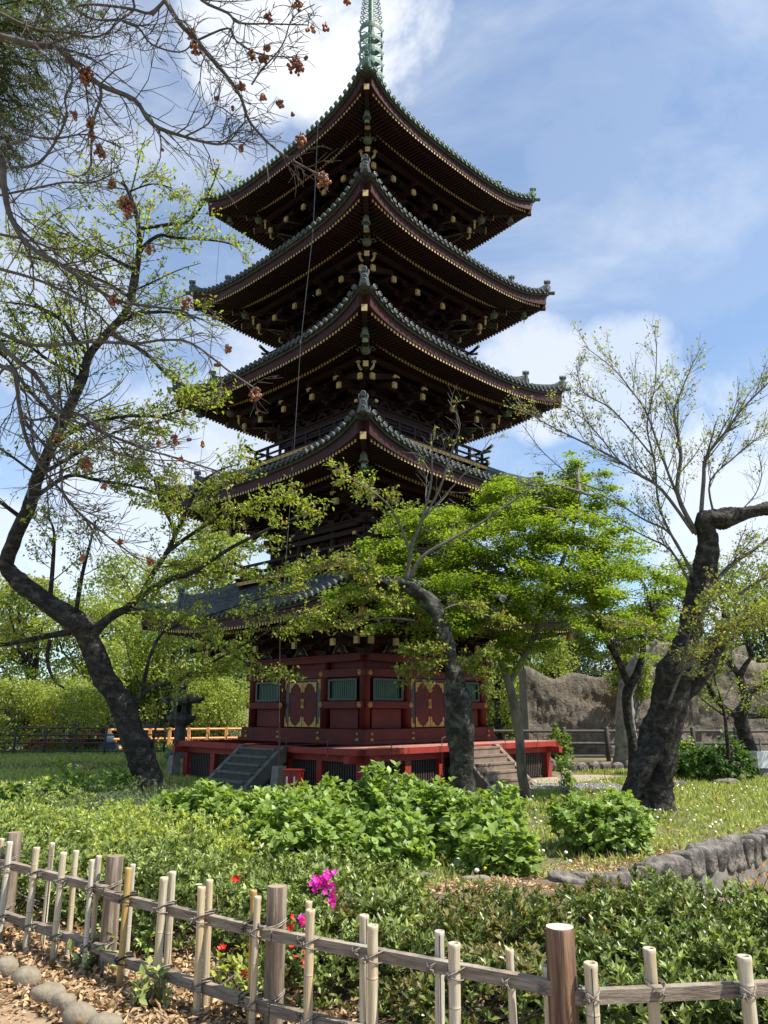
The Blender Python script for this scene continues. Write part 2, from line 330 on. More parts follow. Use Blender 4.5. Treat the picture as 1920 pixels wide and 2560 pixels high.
# ------------------------------------------------------------------ ground
def sstep(t): t = np.clip(t, 0, 1); return t * t * (3 - 2 * t)
def chan(x, y):
    sd = ((y - 8.5) - (x - 1.0)) / math.sqrt(2); al = ((y - 8.5) + (x - 1.0)) / math.sqrt(2)
    return sd, al
def G(x, y):
    x = np.asarray(x, float); y = np.asarray(y, float)
    z = 0.4 * (1 - sstep((y - 6.5) / 5.0))
    z = z + 0.03 * np.sin(x * 1.7 + y * 0.6) * sstep((y - 7) / 3) * (1 - sstep((y - 19) / 4))
    z = z + 0.25 * sstep((y - 28.3) / 0.8)
    sd, al = chan(x, y)
    d = sstep((-sd - 0.02) / 0.12) * (1 - sstep((-sd - 2.3) / 0.4)) * sstep((al - 1.15) / 0.3)
    return z * (1 - d) - 0.62 * d
def gridmesh(name, x0, x1, y0, y1, st, m, fz, mask=None):
    xs = np.arange(x0, x1 + st * 0.5, st); ys = np.arange(y0, y1 + st * 0.5, st); X, Y = np.meshgrid(xs, ys); Z = fz(X, Y)
    nx, ny = len(xs), len(ys); i = np.arange(nx * ny).reshape(ny, nx)
    F = np.stack([i[:-1, :-1], i[:-1, 1:], i[1:, 1:], i[1:, :-1]], -1).reshape(-1, 4)
    if mask is not None:
        keep = mask((X[:-1, :-1] + st / 2), (Y[:-1, :-1] + st / 2)).ravel(); F = F[keep]
    return link_mesh(name, np.stack([X, Y, Z], -1).reshape(-1, 3), F, m, smooth=True)
# one sheet: fine near, reaching the horizon
mg = mat('garden_ground', (0.13, 0.14, 0.05), 0.95, 0, (0.10, 0.075, 0.045), 1.2, 9, 0.6, 12, col3=(0.17, 0.12, 0.08), scale3=0.5)
xs = np.concatenate([[-900, -200, -60, -30], np.arange(-16, 16.01, 0.12), [30, 60, 200, 900]])
ys = np.concatenate([[-60, -10], np.arange(-1, 31.01, 0.12), [36, 45, 60, 90, 200, 1500]])
X, Y = np.meshgrid(xs, ys); nx, ny = len(xs), len(ys); idx = np.arange(nx * ny).reshape(ny, nx)
F = np.stack([idx[:-1, :-1], idx[:-1, 1:], idx[1:, 1:], idx[1:, :-1]], -1).reshape(-1, 4)
struct(link_mesh('ground', np.stack([X, Y, G(X, Y)], -1).reshape(-1, 3), F, mg, smooth=True))
# fence line (posts) found by back-projection
FP = [np.array(p) for p in ((-3.95, 7.25), (-2.86, 6.30), (-1.77, 5.38), (-0.57, 4.42), (0.735, 3.55), (2.9, 3.72))]
def bedline(x): return np.interp(x, [-5.0, -2.86, -1.77, -0.57, 0.735, 3.2], [7.8, 5.9, 4.95, 3.95, 3.1, 3.3])
struct(gridmesh('path', -14, 8, -3, 9, 0.12, M['path'], lambda x, y: G(x, y) + 0.006, lambda x, y: (y < bedline(x) - 0.28) & (G(x, y) > 0.2)))
struct(gridmesh('planting_bed', -6, 5, 3, 9.5, 0.12, M['soil'], lambda x, y: G(x, y) + 0.005 + 0.0 * x, lambda x, y: (y >= bedline(x) - 0.28) & (G(x, y) > 0.05)))
# channel water
wq = MB(); wq.add([(0.9, 6.9, -0.5), (3.2, 5.6, -0.5), (16, 18.4, -0.5), (13.2, 21.0, -0.5)], [(0, 1, 2, 3)])
struct(wq.build('water', M['water']))
# ------------------------------------------------------------------ pagoda
PX0, PY0 = -0.54, 26.0
pag = empty('pagoda', (PX0, PY0, 0), PI / 4, 'five storey dark red pagoda with upturned tiled eaves and green bronze spire', 'pagoda')
WH = [2.64, 2.30, 2.05, 1.80, 1.60]
RO = [7.53 / 1.4142, 7.24 / 1.4142, 6.91 / 1.4142, 6.55 / 1.4142, 6.21 / 1.4142]
TZ = [4.80, 8.95, 12.80, 16.72, 20.80]
BAL = [None, 3.2, 3.0, 2.75, 2.55]
UPT = 0.42
def L3(u, d, z): return np.array([u, -d, z])
def sweepbar(mb, us, dfun, zfun, w, h0, seg=28):
    """horizontal bar along u with rectangular section w (outwards) x h (down from z), following curves"""
    V = []
    for u in us:
        d, z = dfun(u), zfun(u); h = h0(u) if callable(h0) else h0; V += [L3(u, d, z), L3(u, d - w, z), L3(u, d - w, z - h), L3(u, d, z - h)]
    F = []
    for i in range(len(us) - 1):
        for j in range(4): a = i * 4 + j; b = i * 4 + (j + 1) % 4; F.append((a, a + 4, b + 4, b))
    k = (len(us) - 1) * 4; F += [(0, 1, 2, 3), (k + 3, k + 2, k + 1, k)]
    mb.add(V, F)

def make_roof(i):
    ro, T, wh = RO[i], TZ[i], WH[i]; top = i == 4
    r_in = 0.62 if top else BAL[i + 1] - 0.1
    z_in = T + 3.2 if top else T + 1.18
    tm = M['tilecu'] if top else M['tile']
    zm = T - UPT
    up = lambda t: UPT * abs(t) ** 2.6
    out = lambda t: 0.26 * abs(t) ** 5
    ex = lambda t: 0.17 * abs(t) ** 7
    TH = 0.42                                   # stack of boards above the rafters at the eave
    def surf(u, d):
        s = (d - r_in) / (ro - r_in); t = u / max(d, 0.01); t = max(-1, min(1, t))
        return zm + TH + (up(t) + ex(t)) * max(0, s) ** 1.6 + (z_in - zm - TH) * (max(0, 1 - s) ** (1.45 if top else 1.25))
    mb = MB()
    # sheathing grid for one side
    nt, ns = 24, 8; V = []
    for a in range(ns + 1):
        s = a / ns; d0 = r_in + (ro - r_in) * s
        for b in range(nt + 1):
            t = -1 + 2 * b / nt; d = d0 + out(t) * s; V.append(L3(t * d, d, surf(t * d0, d0)))
    F = [(a * (nt + 1) + b, (a + 1) * (nt + 1) + b, (a + 1) * (nt + 1) + b + 1, a * (nt + 1) + b + 1) for a in range(ns) for b in range(nt)]
    mb.add(V, F)
    nrol = int(round(2 * ro / 0.245)); step = 2 * ro / nrol
    th6 = [0, PI * 0.25, PI * 0.5, PI * 0.75, PI]
    for k in range(nrol):
        u = -ro + step * (k + 0.5); t = u / ro; de = ro + out(t) + 0.05
        d0 = max(abs(u) + 0.02, r_in); 
        m = 6; V = []
        for q in range(m + 1):
            d = d0 + (de - d0) * q / m; z = surf(u, min(d, ro)) - (0.02 if d > ro else 0)
            for th in th6: V.append(L3(u - math.cos(th) * 0.07, d, z - 0.005 + math.sin(th) * 0.085))
        mb.add(V, [(q * 5 + j, q * 5 + j + 1, (q + 1) * 5 + j + 1, (q + 1) * 5 + j) for q in range(m) for j in range(4)])
        # round end disc with raised rim and boss
        z = surf(u, ro) + 0.022; slope = 0.15
        R = np.array([[1, 0, 0], [0, slope, -1.0], [0, 1.0, slope]]); R = R / np.linalg.norm(R, axis=0)
        mb.lathe(L3(u, de - 0.02, z), [(0.078, -0.05), (0.080, 0.05), (0.066, 0.055), (0.060, 0.030), (0.034, 0.030), (0.028, 0.045), (0.001, 0.048)], 10, R)
        # sagging flat tile lip between discs
        if k < nrol - 1:
            u2 = u + step; t2 = (u + step / 2) / ro; V = []
            for q in range(5):
                f = q / 4; uu = u + 0.06 + (step - 0.12) * f; zz = surf(uu, ro) - 0.015 - 0.045 * math.sin(PI * f)
                V += [L3(uu, ro + out(uu / ro) + 0.045, zz + 0.01), L3(uu, ro + out(uu / ro) + 0.045, zz - 0.035), L3(uu, ro - 0.25, zz + 0.05)]
            mb.add(V, [(3 * q, 3 * q + 3, 3 * q + 4, 3 * q + 1) for q in range(4)] + [(3 * q + 2, 3 * q + 5, 3 * q + 3, 3 * q) for q in range(4)])
    mb.four(); roof = mb.build('roof', tm, pag)
    # eave boards
    us = np.linspace(-ro, ro, 41)
    e1, e2 = MB(), MB()
    d0f = lambda u: ro + out(u / ro); zf = lambda u: zm + up(u / ro)
    sweepbar(e1, [u * (ro - 0.02) / ro for u in us], lambda u: d0f(u) - 0.03, lambda u: zf(u) + ex(u / ro) + TH - 0.03, 0.5, 0.12)
    sweepbar(e2, [u * (ro - 0.08) / ro for u in us], lambda u: d0f(u) - 0.09, lambda u: zf(u) + ex(u / ro) + TH - 0.152, 0.4, lambda u: 0.235 + ex(u / ro))
    e1.four().each('eave_moulding', M['mossy'], roof); e2.four().each('eave_board', M['maroon2'], roof)
    # under-roof closing boards (soffit) between layers
    sf = MB()
    for (da, db, za, zb) in ((ro - 0.16, ro - 1.15, 0.04, 0.17), (ro - 1.15, wh + 0.2, 0.06, 0.55)):
        V = []; n = 24
        for b in range(n + 1):
            t = -1 + 2 * b / n
            V += [L3(t * da, da + out(t) * 0.5, zm + za + 0.03 + up(t) * (1 if da > ro - 1 else 0.78)), L3(t * db, db, zm + zb + 0.03 + up(t) * (0.78 if db > ro - 2 else 0.0))]
        sf.add(V, [(2 * b, 2 * b + 1, 2 * b + 3, 2 * b + 2) for b in range(n)])
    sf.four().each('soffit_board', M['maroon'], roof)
    # two rows of rafters with gold caps
    rf, tp = MB(), MB()
    def rafter(mb, tb, u, d1, z1, d0, z0, w=0.055, h=0.075, cap=True):
        a, b = L3(u, d1, z1), L3(u, d0, z0)
        V = []
        for p in (a, b):
            for du, dz in ((-w / 2, 0), (w / 2, 0), (w / 2, -h), (-w / 2, -h)): V.append(p + np.array([du, 0, dz]))
        mb.add(V, [(0, 1, 2, 3), (7, 6, 5, 4), (0, 4, 5, 1), (1, 5, 6, 2), (2, 6, 7, 3), (3, 7, 4, 0)])
        if cap: tb.box(L3(u, d1 + 0.006, z1 - h / 2), (w + 0.008, 0.016, h + 0.008))
    n1 = int(2 * (ro - 0.25) / 0.135)
    for k in range(n1):
        u = -(ro - 0.25) + 2 * (ro - 0.25) * (k + 0.5) / n1; t = u / ro; au = abs(u)
        d1 = ro - 0.12 + out(t) * 0.5; dn = max(ro - 1.15, au + 0.04)
        if dn < d1 - 0.03:
            f = (d1 - dn) / 1.03; rafter(rf, tp, u, d1, zm + 0.03 + up(t), dn, zm + 0.03 + up(t) * (1 - 0.22 * f) + 0.13 * f)
        d1 = ro - 1.08; dn = max(wh + 0.25, au + 0.04)
        if dn < d1 - 0.05 and au < d1 - 0.12:
            t2 = u / d1; f = (d1 - dn) / (d1 - wh - 0.25); z1 = zm + 0.05 + up(t2) * 0.78
            rafter(rf, tp, u, d1, z1, dn, z1 * (1 - f) + f * (zm + 0.52), 0.06, 0.085)
    # beam under flying rafters
    sweepbar(rf, [u * (ro - 1.1) / ro for u in us], lambda u: ro - 1.10, lambda u: zm + 0.125 + up(u / (ro - 1.1)) * 0.78, 0.09, 0.065)
    # purlin under base rafters
    zp = lambda u: zm + 0.40 + 0.0 * u
    sweepbar(rf, [-(wh + 1.32), wh + 1.32], lambda u: wh + 1.32, lambda u: zm + 0.12 + 0.0 * u, 0.14, 0.16)
    rf.four().each('rafter_row', M['maroon'], roof); tp.four().each('rafter_caps', M['tip'], roof)
    for q in range(4):
        c, s_ = math.cos(q * PI / 2), math.sin(q * PI / 2); R4 = np.array([[c, -s_, 0], [s_, c, 0], [0, 0, 1.0]])
        D = lambda r, z, w=0.0: R4 @ np.array([r + w / 1.4142, -r + w / 1.4142, z])    # diagonal distance r per axis
        dg = R4 @ np.array([0.7071, -0.7071, 0]); sd = R4 @ np.array([0.7071, 0.7071, 0]); Z = np.array([0, 0, 1.0])
        # hip rafter in two stages
        hr = MB()
        def hbar(r1, z1, r0, z0, w, h):
            V = []
            for r, z in ((r1, z1), (r0, z0)):
                for ww, hh in ((-w / 2, 0), (w / 2, 0), (w / 2, -h), (-w / 2, -h)): V.append(D(r, z + hh) + sd * ww)
            hr.add(V, [(0, 1, 2, 3), (7, 6, 5, 4), (0, 4, 5, 1), (1, 5, 6, 2), (2, 6, 7, 3), (3, 7, 4, 0)])
        hbar(ro + 0.02, zm + UPT + 0.10, ro - 1.2, zm + UPT * 0.8 + 0.10, 0.15, 0.22)
        hbar(ro - 1.02, zm + UPT * 0.78 + 0.02, wh, zm + 0.45, 0.16, 0.24)
        hbar(wh + 1.55, zm - 0.28, wh, zm + 0.10, 0.14, 0.2)
        ho = hr.build('hip_rafter', M['maroon'], roof)
        gc = MB()
        for r, z, w, h in ((ro + 0.02, zm + UPT + 0.10, 0.15, 0.22), (ro - 1.02, zm + UPT * 0.78 + 0.02, 0.16, 0.24), (wh + 1.55, zm - 0.28, 0.15, 0.2)):
            o = D(r, z - h / 2) + dg * 0.012
            gc.mark(); gc.prism([(-w / 2 - .006, -h / 2 - .006), (w / 2 + .006, -h / 2 - .006), (w / 2 + .006, h / 2 - .03), (-w / 2 - .006, h / 2 - .03)], o, sd, Z, dg, 0.022)
        gc.each('hip_cap', M['tip'], ho)
        # dragon-like carved nose with curled arms beside it
        cv = MB(); o = D(ro - 1.35, zm + UPT * 0.62 - 0.16)
        cv.lathe(o, [(0.02, -0.16), (0.13, -0.11), (0.17, 0.0), (0.13, 0.09), (0.03, 0.14)], 9)
        for sg in (-1, 1):
            cv.tube([o + sd * 0.1 * sg + Z * 0.04, o + sd * 0.22 * sg + Z * 0.10, o + sd * 0.27 * sg + Z * 0.02, o + sd * 0.21 * sg - Z * 0.05], [0.05, 0.04, 0.03, 0.015], 6)
            cv.tube([o + dg * 0.12 + sd * 0.05 * sg, o + dg * 0.22 + sd * 0.10 * sg + Z * 0.09], [0.035, 0.012], 5)
        cv.build('beast_carving', M['carved'], roof, True)
        el = MB()
        for sg in (-1, 1):
            b0 = D(wh + 1.22, zm - 0.06)
            pts = [b0 + sd * sg * x + Z * z + dg * 0.03 for x, z in ((0.13, -0.33), (0.19, -0.27), (0.23, -0.19), (0.235, -0.10))]
            el.mark(); el.tube(pts, [0.035, 0.045, 0.045, 0.04], 4); el.box(pts[-1] + Z * 0.03, (0.10, 0.10, 0.05))
        el.each('bracket_elbow', M['tip'], roof)
        # bronze wind bell
        wb = MB(); o = D(ro - 0.55, zm + UPT * 0.9 - 0.16)
        wb.cyl(o + Z * 0.12, o, 0.012, n=5); wb.lathe(o, [(0.04, 0), (0.085, -0.03), (0.10, -0.12), (0.11, -0.2), (0.14, -0.27), (0.10, -0.268), (0.06, -0.05)], 10)
        wo_ = wb.build('wind_bell', M['gold'] if i == 0 else M['carved'], roof, True)
        tg = MB(); tg.cyl(o - Z * 0.05, o - Z * 0.36, 0.008, n=4); tg.prism([(-.06, 0), (.06, 0), (.08, -.12), (0, -.08), (-.08, -.12)], o - Z * 0.33, sd, Z, dg, 0.012)
        tg.build('clapper', M['verdi'], wo_)
        # hip ridge of stacked tiles, curling up at the end, with ogre tile
        def ridge(r0, r1, w, h, upk):
            rb = MB(); n = 16; V = []
            for k in range(n + 1):
                f = k / n; r = r0 + (r1 - r0) * f; z = surf(r, r) if r < ro else surf(ro, ro); e = upk * max(0, (f - 0.72) / 0.28) ** 2 * (1.2 if top else 1)
                for ww, hh in ((-w, -0.06), (-w, h * 0.55), (-w * 0.55, h * 0.62), (-w * 0.5, h), (w * 0.5, h), (w * 0.55, h * 0.62), (w, h * 0.55), (w, -0.06)): V.append(D(r, z + hh + e * (1 if hh > 0 else 0)) + sd * ww)
            F = [(k * 8 + j, (k + 1) * 8 + j, (k + 1) * 8 + (j + 1) % 8, k * 8 + (j + 1) % 8) for k in range(n) for j in range(8)]
            rb.add(V, F + [tuple(range(8)), tuple(range(n * 8 + 7, n * 8 - 1, -1))])
            for lay in (0.2, 0.36, 0.5): # tile courses proud of the sides
                V = []
                for k in range(n + 1):
                    f = k / n; r = r0 + (r1 - r0) * f; z = surf(r, r) if r < ro else surf(ro, ro); e = upk * max(0, (f - 0.72) / 0.28) ** 2
                    for ww, hh in ((-w - .018, lay * h), (-w - .018, lay * h + .018), (w + .018, lay * h + .018), (w + .018, lay * h)): V.append(D(r, z + hh + e) + sd * ww)
                rb.add(V, [(k * 4 + j, (k + 1) * 4 + j, (k + 1) * 4 + (j + 1) % 4, k * 4 + (j + 1) % 4) for k in range(n) for j in range(4)])
            return rb
        rlen = ro - r_in
        g = ridge(r_in, ro - 0.85, 0.13, 0.36, 0.16)
        rg = g.build('hip_ridge', tm, roof)
        g2 = ridge(ro - 1.0, ro + 0.10, 0.10, 0.20, 0.20); 
        g2.build('corner_ridge', tm, roof)
        for (r, w, h) in ((ro - 0.84, 0.17, 0.52), (ro + 0.11, 0.13, 0.36)):
            z = surf(min(r, ro), min(r, ro)); o = D(r, z)
            og = MB()
            og.prism([(-w * 1.25, -0.05), (-w * 0.9, h * 0.4), (-w * 0.75, h * 0.85), (-w * 0.3, h * 1.02), (w * 0.3, h * 1.02), (w * 0.75, h * 0.85), (w * 0.9, h * 0.4), (w * 1.25, -0.05)], o + dg * 0.03, sd, Z, dg, 0.07)
            Rd = np.stack([sd, Z, dg], 1)
            og.lathe(o + dg * 0.06 + Z * h * 0.6, [(0.085, 0), (0.088, 0.05), (0.07, 0.055), (0.062, 0.03), (0.035, 0.03), (0.001, 0.045)], 12, Rd)
            og.lathe(o + dg * 0.02 + Z * (h * 1.02 + 0.09), [(0.075, -0.12), (0.078, 0.10), (0.062, 0.105), (0.055, 0.08), (0.03, 0.08), (0.001, 0.09)], 12, Rd)
            for sg in (-1, 1): og.tube([o + sd * w * 0.6 * sg + Z * h * 0.85, o + sd * w * 0.9 * sg + Z * (h + 0.05), o + sd * w * 0.85 * sg + Z * (h + 0.14)], [0.035, 0.025, 0.006], 5)
            og.build('ogre_tile', tm, roof)
        # last pair of discs pointing along the corner
        cd = MB(); Rd = np.stack([sd, Z, dg], 1)
        cd.lathe(D(ro + 0.27, surf(ro, ro) + 0.0), [(0.07, -0.3), (0.08, 0.04), (0.066, 0.045), (0.06, 0.02), (0.03, 0.02), (0.001, 0.035)], 10, Rd)
        cd.build('corner_tile', tm, roof)
    return roof

def armpoly(l, h): return [(-l / 2, 0), (-l / 2, h), (l / 2, h), (l / 2, 0), (l / 2 - h * 0.9, -h * 0.15), (-l / 2 + h * 0.9, -h * 0.15)]
def make_storey(i):
    wh, T = WH[i], TZ[i]; zm = T - UPT
    z0 = 1.16 if i == 0 else TZ[i - 1] + 1.42
    zt = zm - 0.80 if i else 3.62                       # top of wall beam
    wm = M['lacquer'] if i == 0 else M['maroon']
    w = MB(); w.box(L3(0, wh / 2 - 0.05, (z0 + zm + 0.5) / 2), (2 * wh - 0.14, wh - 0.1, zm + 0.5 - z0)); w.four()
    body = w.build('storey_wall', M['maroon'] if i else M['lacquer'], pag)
    cols = [wh, wh * 0.36]
    for k in range(4):
        c, s_ = math.cos(k * PI / 2), math.sin(k * PI / 2); R4 = np.array([[c, -s_, 0], [s_, c, 0], [0, 0, 1.0]])
        for u in (wh, wh * 0.36, -wh * 0.36):
            b = MB(); p = R4 @ L3(u, wh, 0); cr = 0.15 if i == 0 else 0.12; b.lathe(p, [(cr, z0), (cr, zt - 0.3), (cr * 0.9, zt)], 14); b.build('column', wm, body, True)
    bm = MB()
    ex = 0.14
    bm.mark(); bm.box(L3(0, wh + 0.02, zt - 0.11), (2 * wh + 0.7, 0.26, 0.16)); bm.box(L3(0, wh + 0.02, zt - 0.01), (2 * wh + 0.36, 0.36, 0.055))
    if i == 0:
        bm.mark(); bm.box(L3(0, wh + 0.10, z0 + 0.20), (2 * wh + 0.52, 0.30, 0.36)); bm.box(L3(0, wh + 0.19, z0 + 0.03), (2 * wh + 0.66, 0.30, 0.10))
        bm.mark(); bm.box(L3(0, wh + 0.09, 3.10), (2 * wh + 0.40, 0.20, 0.21))
        hw = wh * 0.36
        for sg in (-1, 1): bm.mark(); bm.box(L3(sg * (wh + hw + 0.2) / 2, wh + 0.09, 2.21), (wh - hw + 0.02, 0.20, 0.19))
    else:
        bm.mark(); bm.box(L3(0, wh + 0.08, z0 + 0.12), (2 * wh + 0.40, 0.18, 0.16)); bm.mark(); bm.box(L3(0, wh + 0.08, zt - 0.36), (2 * wh + 0.38, 0.16, 0.15))
    bm.four().each('tie_beam', wm, body)
    # brackets
    bk, nose = MB(), MB(); zb = zt + 0.03; bs = (zm + 0.10 - zb) / 3.6
    us = [wh, wh * 0.36, -wh * 0.36, -wh]
    for u in us[:3]:
        bk.mark()
        bk.box(L3(u, wh, zb + bs * 0.3), (0.28, 0.28, bs * 0.6), top=1.12)
        for s_ in range(3):
            d = wh + 0.08 + 0.38 * s_; z = zb + bs * (0.6 + 0.85 * s_)
            bk.prism(armpoly(0.72, bs * 0.42), L3(u, d, z), (1, 0, 0), (0, 0, 1), (0, 1, 0), 0.11)
            bk.prism(armpoly(0.86, bs * 0.42), L3(u, d + 0.12, z + 0.01), (0, 1, 0), (0, 0, 1), (1, 0, 0), 0.105)
            for du in (-0.29, 0, 0.29): bk.box(L3(u + du, d, z + bs * 0.55), (0.15, 0.15, bs * 0.26), top=1.2)
            bk.box(L3(u, d + 0.4, z + bs * 0.56), (0.15, 0.15, bs * 0.26), top=1.2)
    for s_ in range(4):
        if s_ < 3: bk.mark()
        d = wh + 0.08 + 0.38 * s_; z = zb + bs * (0.6 + 0.85 * s_) + bs * 0.68
        if s_ < 3: bk.box(L3(0, d, z + bs * 0.1), (2 * d + 0.3, 0.10, bs * 0.26))
    if i < 3:
        for u in (0, (wh + wh * 0.36) / 2, -(wh + wh * 0.36) / 2):  # frog-leg struts
            bk.mark()
            bk.prism([(-0.30, 0), (-0.16, 0.18), (-0.05, 0.26), (0.05, 0.26), (0.16, 0.18), (0.30, 0), (0.2, 0), (0.08, 0.12), (-0.08, 0.12), (-0.2, 0)], L3(u, wh + 0.13, zb), (1, 0, 0), (0, 0, 1), (0, 1, 0), 0.08)
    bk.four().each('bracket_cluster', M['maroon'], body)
    if i == 0:
        fl = MB()
        for u in (0, (wh + wh * 0.36) / 2, -(wh + wh * 0.36) / 2):
            fl.mark()
            for sg in (-1, 1):
                fl.tube([L3(u + sg * 0.33, wh + 0.19, zb + 0.02), L3(u + sg * 0.24, wh + 0.2, zb + 0.10), L3(u + sg * 0.2, wh + 0.2, zb + 0.2), L3(u + sg * 0.07, wh + 0.2, zb + 0.27)], [0.03, 0.035, 0.025, 0.012], 5)
            fl.lathe(L3(u, wh + 0.18, zb + 0.05), [(0.10, 0), (0.12, 0.06), (0.05, 0.14)], 8)
        fl.four().each('frog_leg_carving', M['carved'], body)
    # tail-rafter noses, pale gold squares at the columns and beside the hips
    dn = wh + 1.25; zn = T - 0.92
    for u in (*us, wh + 0.96, -wh - 0.96):
        a = L3(u, dn, zn); b = L3(u, wh * 0.9, zn + 0.42); V = []
        for p in (a, b):
            for du, dz in ((-.065, .085), (.065, .085), (.065, -.085), (-.065, -.085)): V.append(p + np.array([du, 0, dz]))
        bk2 = nose; nose.mark()
        bk2.add(V, [(0, 1, 2, 3), (7, 6, 5, 4), (0, 4, 5, 1), (1, 5, 6, 2), (2, 6, 7, 3), (3, 7, 4, 0)])
    nose.four().each('tail_rafter', M['maroon'], body)
    caps = MB()
    for u in (*us, wh + 0.96, -wh - 0.96):
        caps.mark(); caps.box(L3(u, dn - 0.02, zn), (0.15, 0.085, 0.19))
        if i in (1, 2) and abs(u) < wh + 0.1:
            for sg in (-1, 1): caps.tube([L3(u + sg * 0.03 - 0.12, dn + 0.05, zn + 0.20), L3(u + 0.05 * sg - 0.06, dn + 0.10, zn + 0.27), L3(u + 0.10, dn + 0.10, zn + 0.24)], [0.02, 0.035, 0.02], 4)
    caps.four().each('tail_rafter_caps', M['tip'], body)
    # balcony
    if i:
        bh = BAL[i]; zf_ = TZ[i - 1] + 1.42
        b = MB()
        b.box(L3(0, bh - 0.55, zf_ - 0.03), (2 * bh, 1.1, 0.06)); b.box(L3(0, bh - 0.25, zf_ - 0.16), (2 * bh - 0.1, 0.16, 0.17)); b.box(L3(0, bh - 0.45, zf_ - 0.34), (2 * bh - 0.55, 0.2, 0.16))
        for u in np.linspace(-bh + 0.35, bh - 0.35, 9): b.box(L3(u, bh - 0.28, zf_ - 0.30), (0.14, 0.35, 0.12))
        bo = b.four().build('balcony', M['maroon'], body)
        g = MB(); n = 26
        for k in range(n):
            u = -bh + 2 * bh * (k + 0.5) / n; g.box(L3(u, bh + 0.008, zf_ - 0.02), (2 * bh / n - 0.018, 0.02, 0.115))
        g.four().each('balcony_gilding', M['gold'], bo)
        r = MB(); e = 0.30
        def rail(z, h, wd, ext, upk=0.0):
            xs_ = np.linspace(-bh - ext, bh + ext, 25)
            sweepbar(r, xs_, lambda u: bh - 0.10, lambda u: z + upk * max(0, (abs(u) - bh + 0.25) / (ext + 0.25)) ** 2, wd, h)
        rail(zf_ + 0.17, 0.09, 0.10, 0.12); rail(zf_ + 0.36, 0.05, 0.07, 0.14); rail(zf_ + 0.62, 0.075, 0.085, e, 0.16)
        for u in np.linspace(-bh + 0.16, bh - 0.16, 9):
            r.box(L3(u, bh - 0.145, zf_ + 0.28), (0.08, 0.08, 0.55))
        r.four().each('railing', M['maroon'], bo)
        gr = MB()
        for sg in (-1, 1):
            gr.mark()
            for z, ext in ((zf_ + 0.125, 0.13), (zf_ + 0.335, 0.15)): gr.box(L3(sg * (bh + ext), bh - 0.145, z), (0.03, 0.10, 0.095 if ext < .14 else .06))
            gr.box(L3(sg * (bh + e), bh - 0.143, zf_ + 0.74), (0.04, 0.10, 0.09))
        gr.four().each('railing_caps', M['gold'], bo)
        # lath panel of the short wall
        p = MB()
        for c0 in (-1, 0, 1):
            p.mark()
            cu = c0 * wh * 0.68; wd = wh * 0.5
            for k in range(12): p.box(L3(cu - wd / 2 + wd * (k + .5) / 12, wh - 0.02, (z0 + zt) / 2 - 0.05), (0.02, 0.04, max(0.1, zt - z0 - 0.75)))
        p.four().each('lath_window', M['maroon2'], body)
    return body

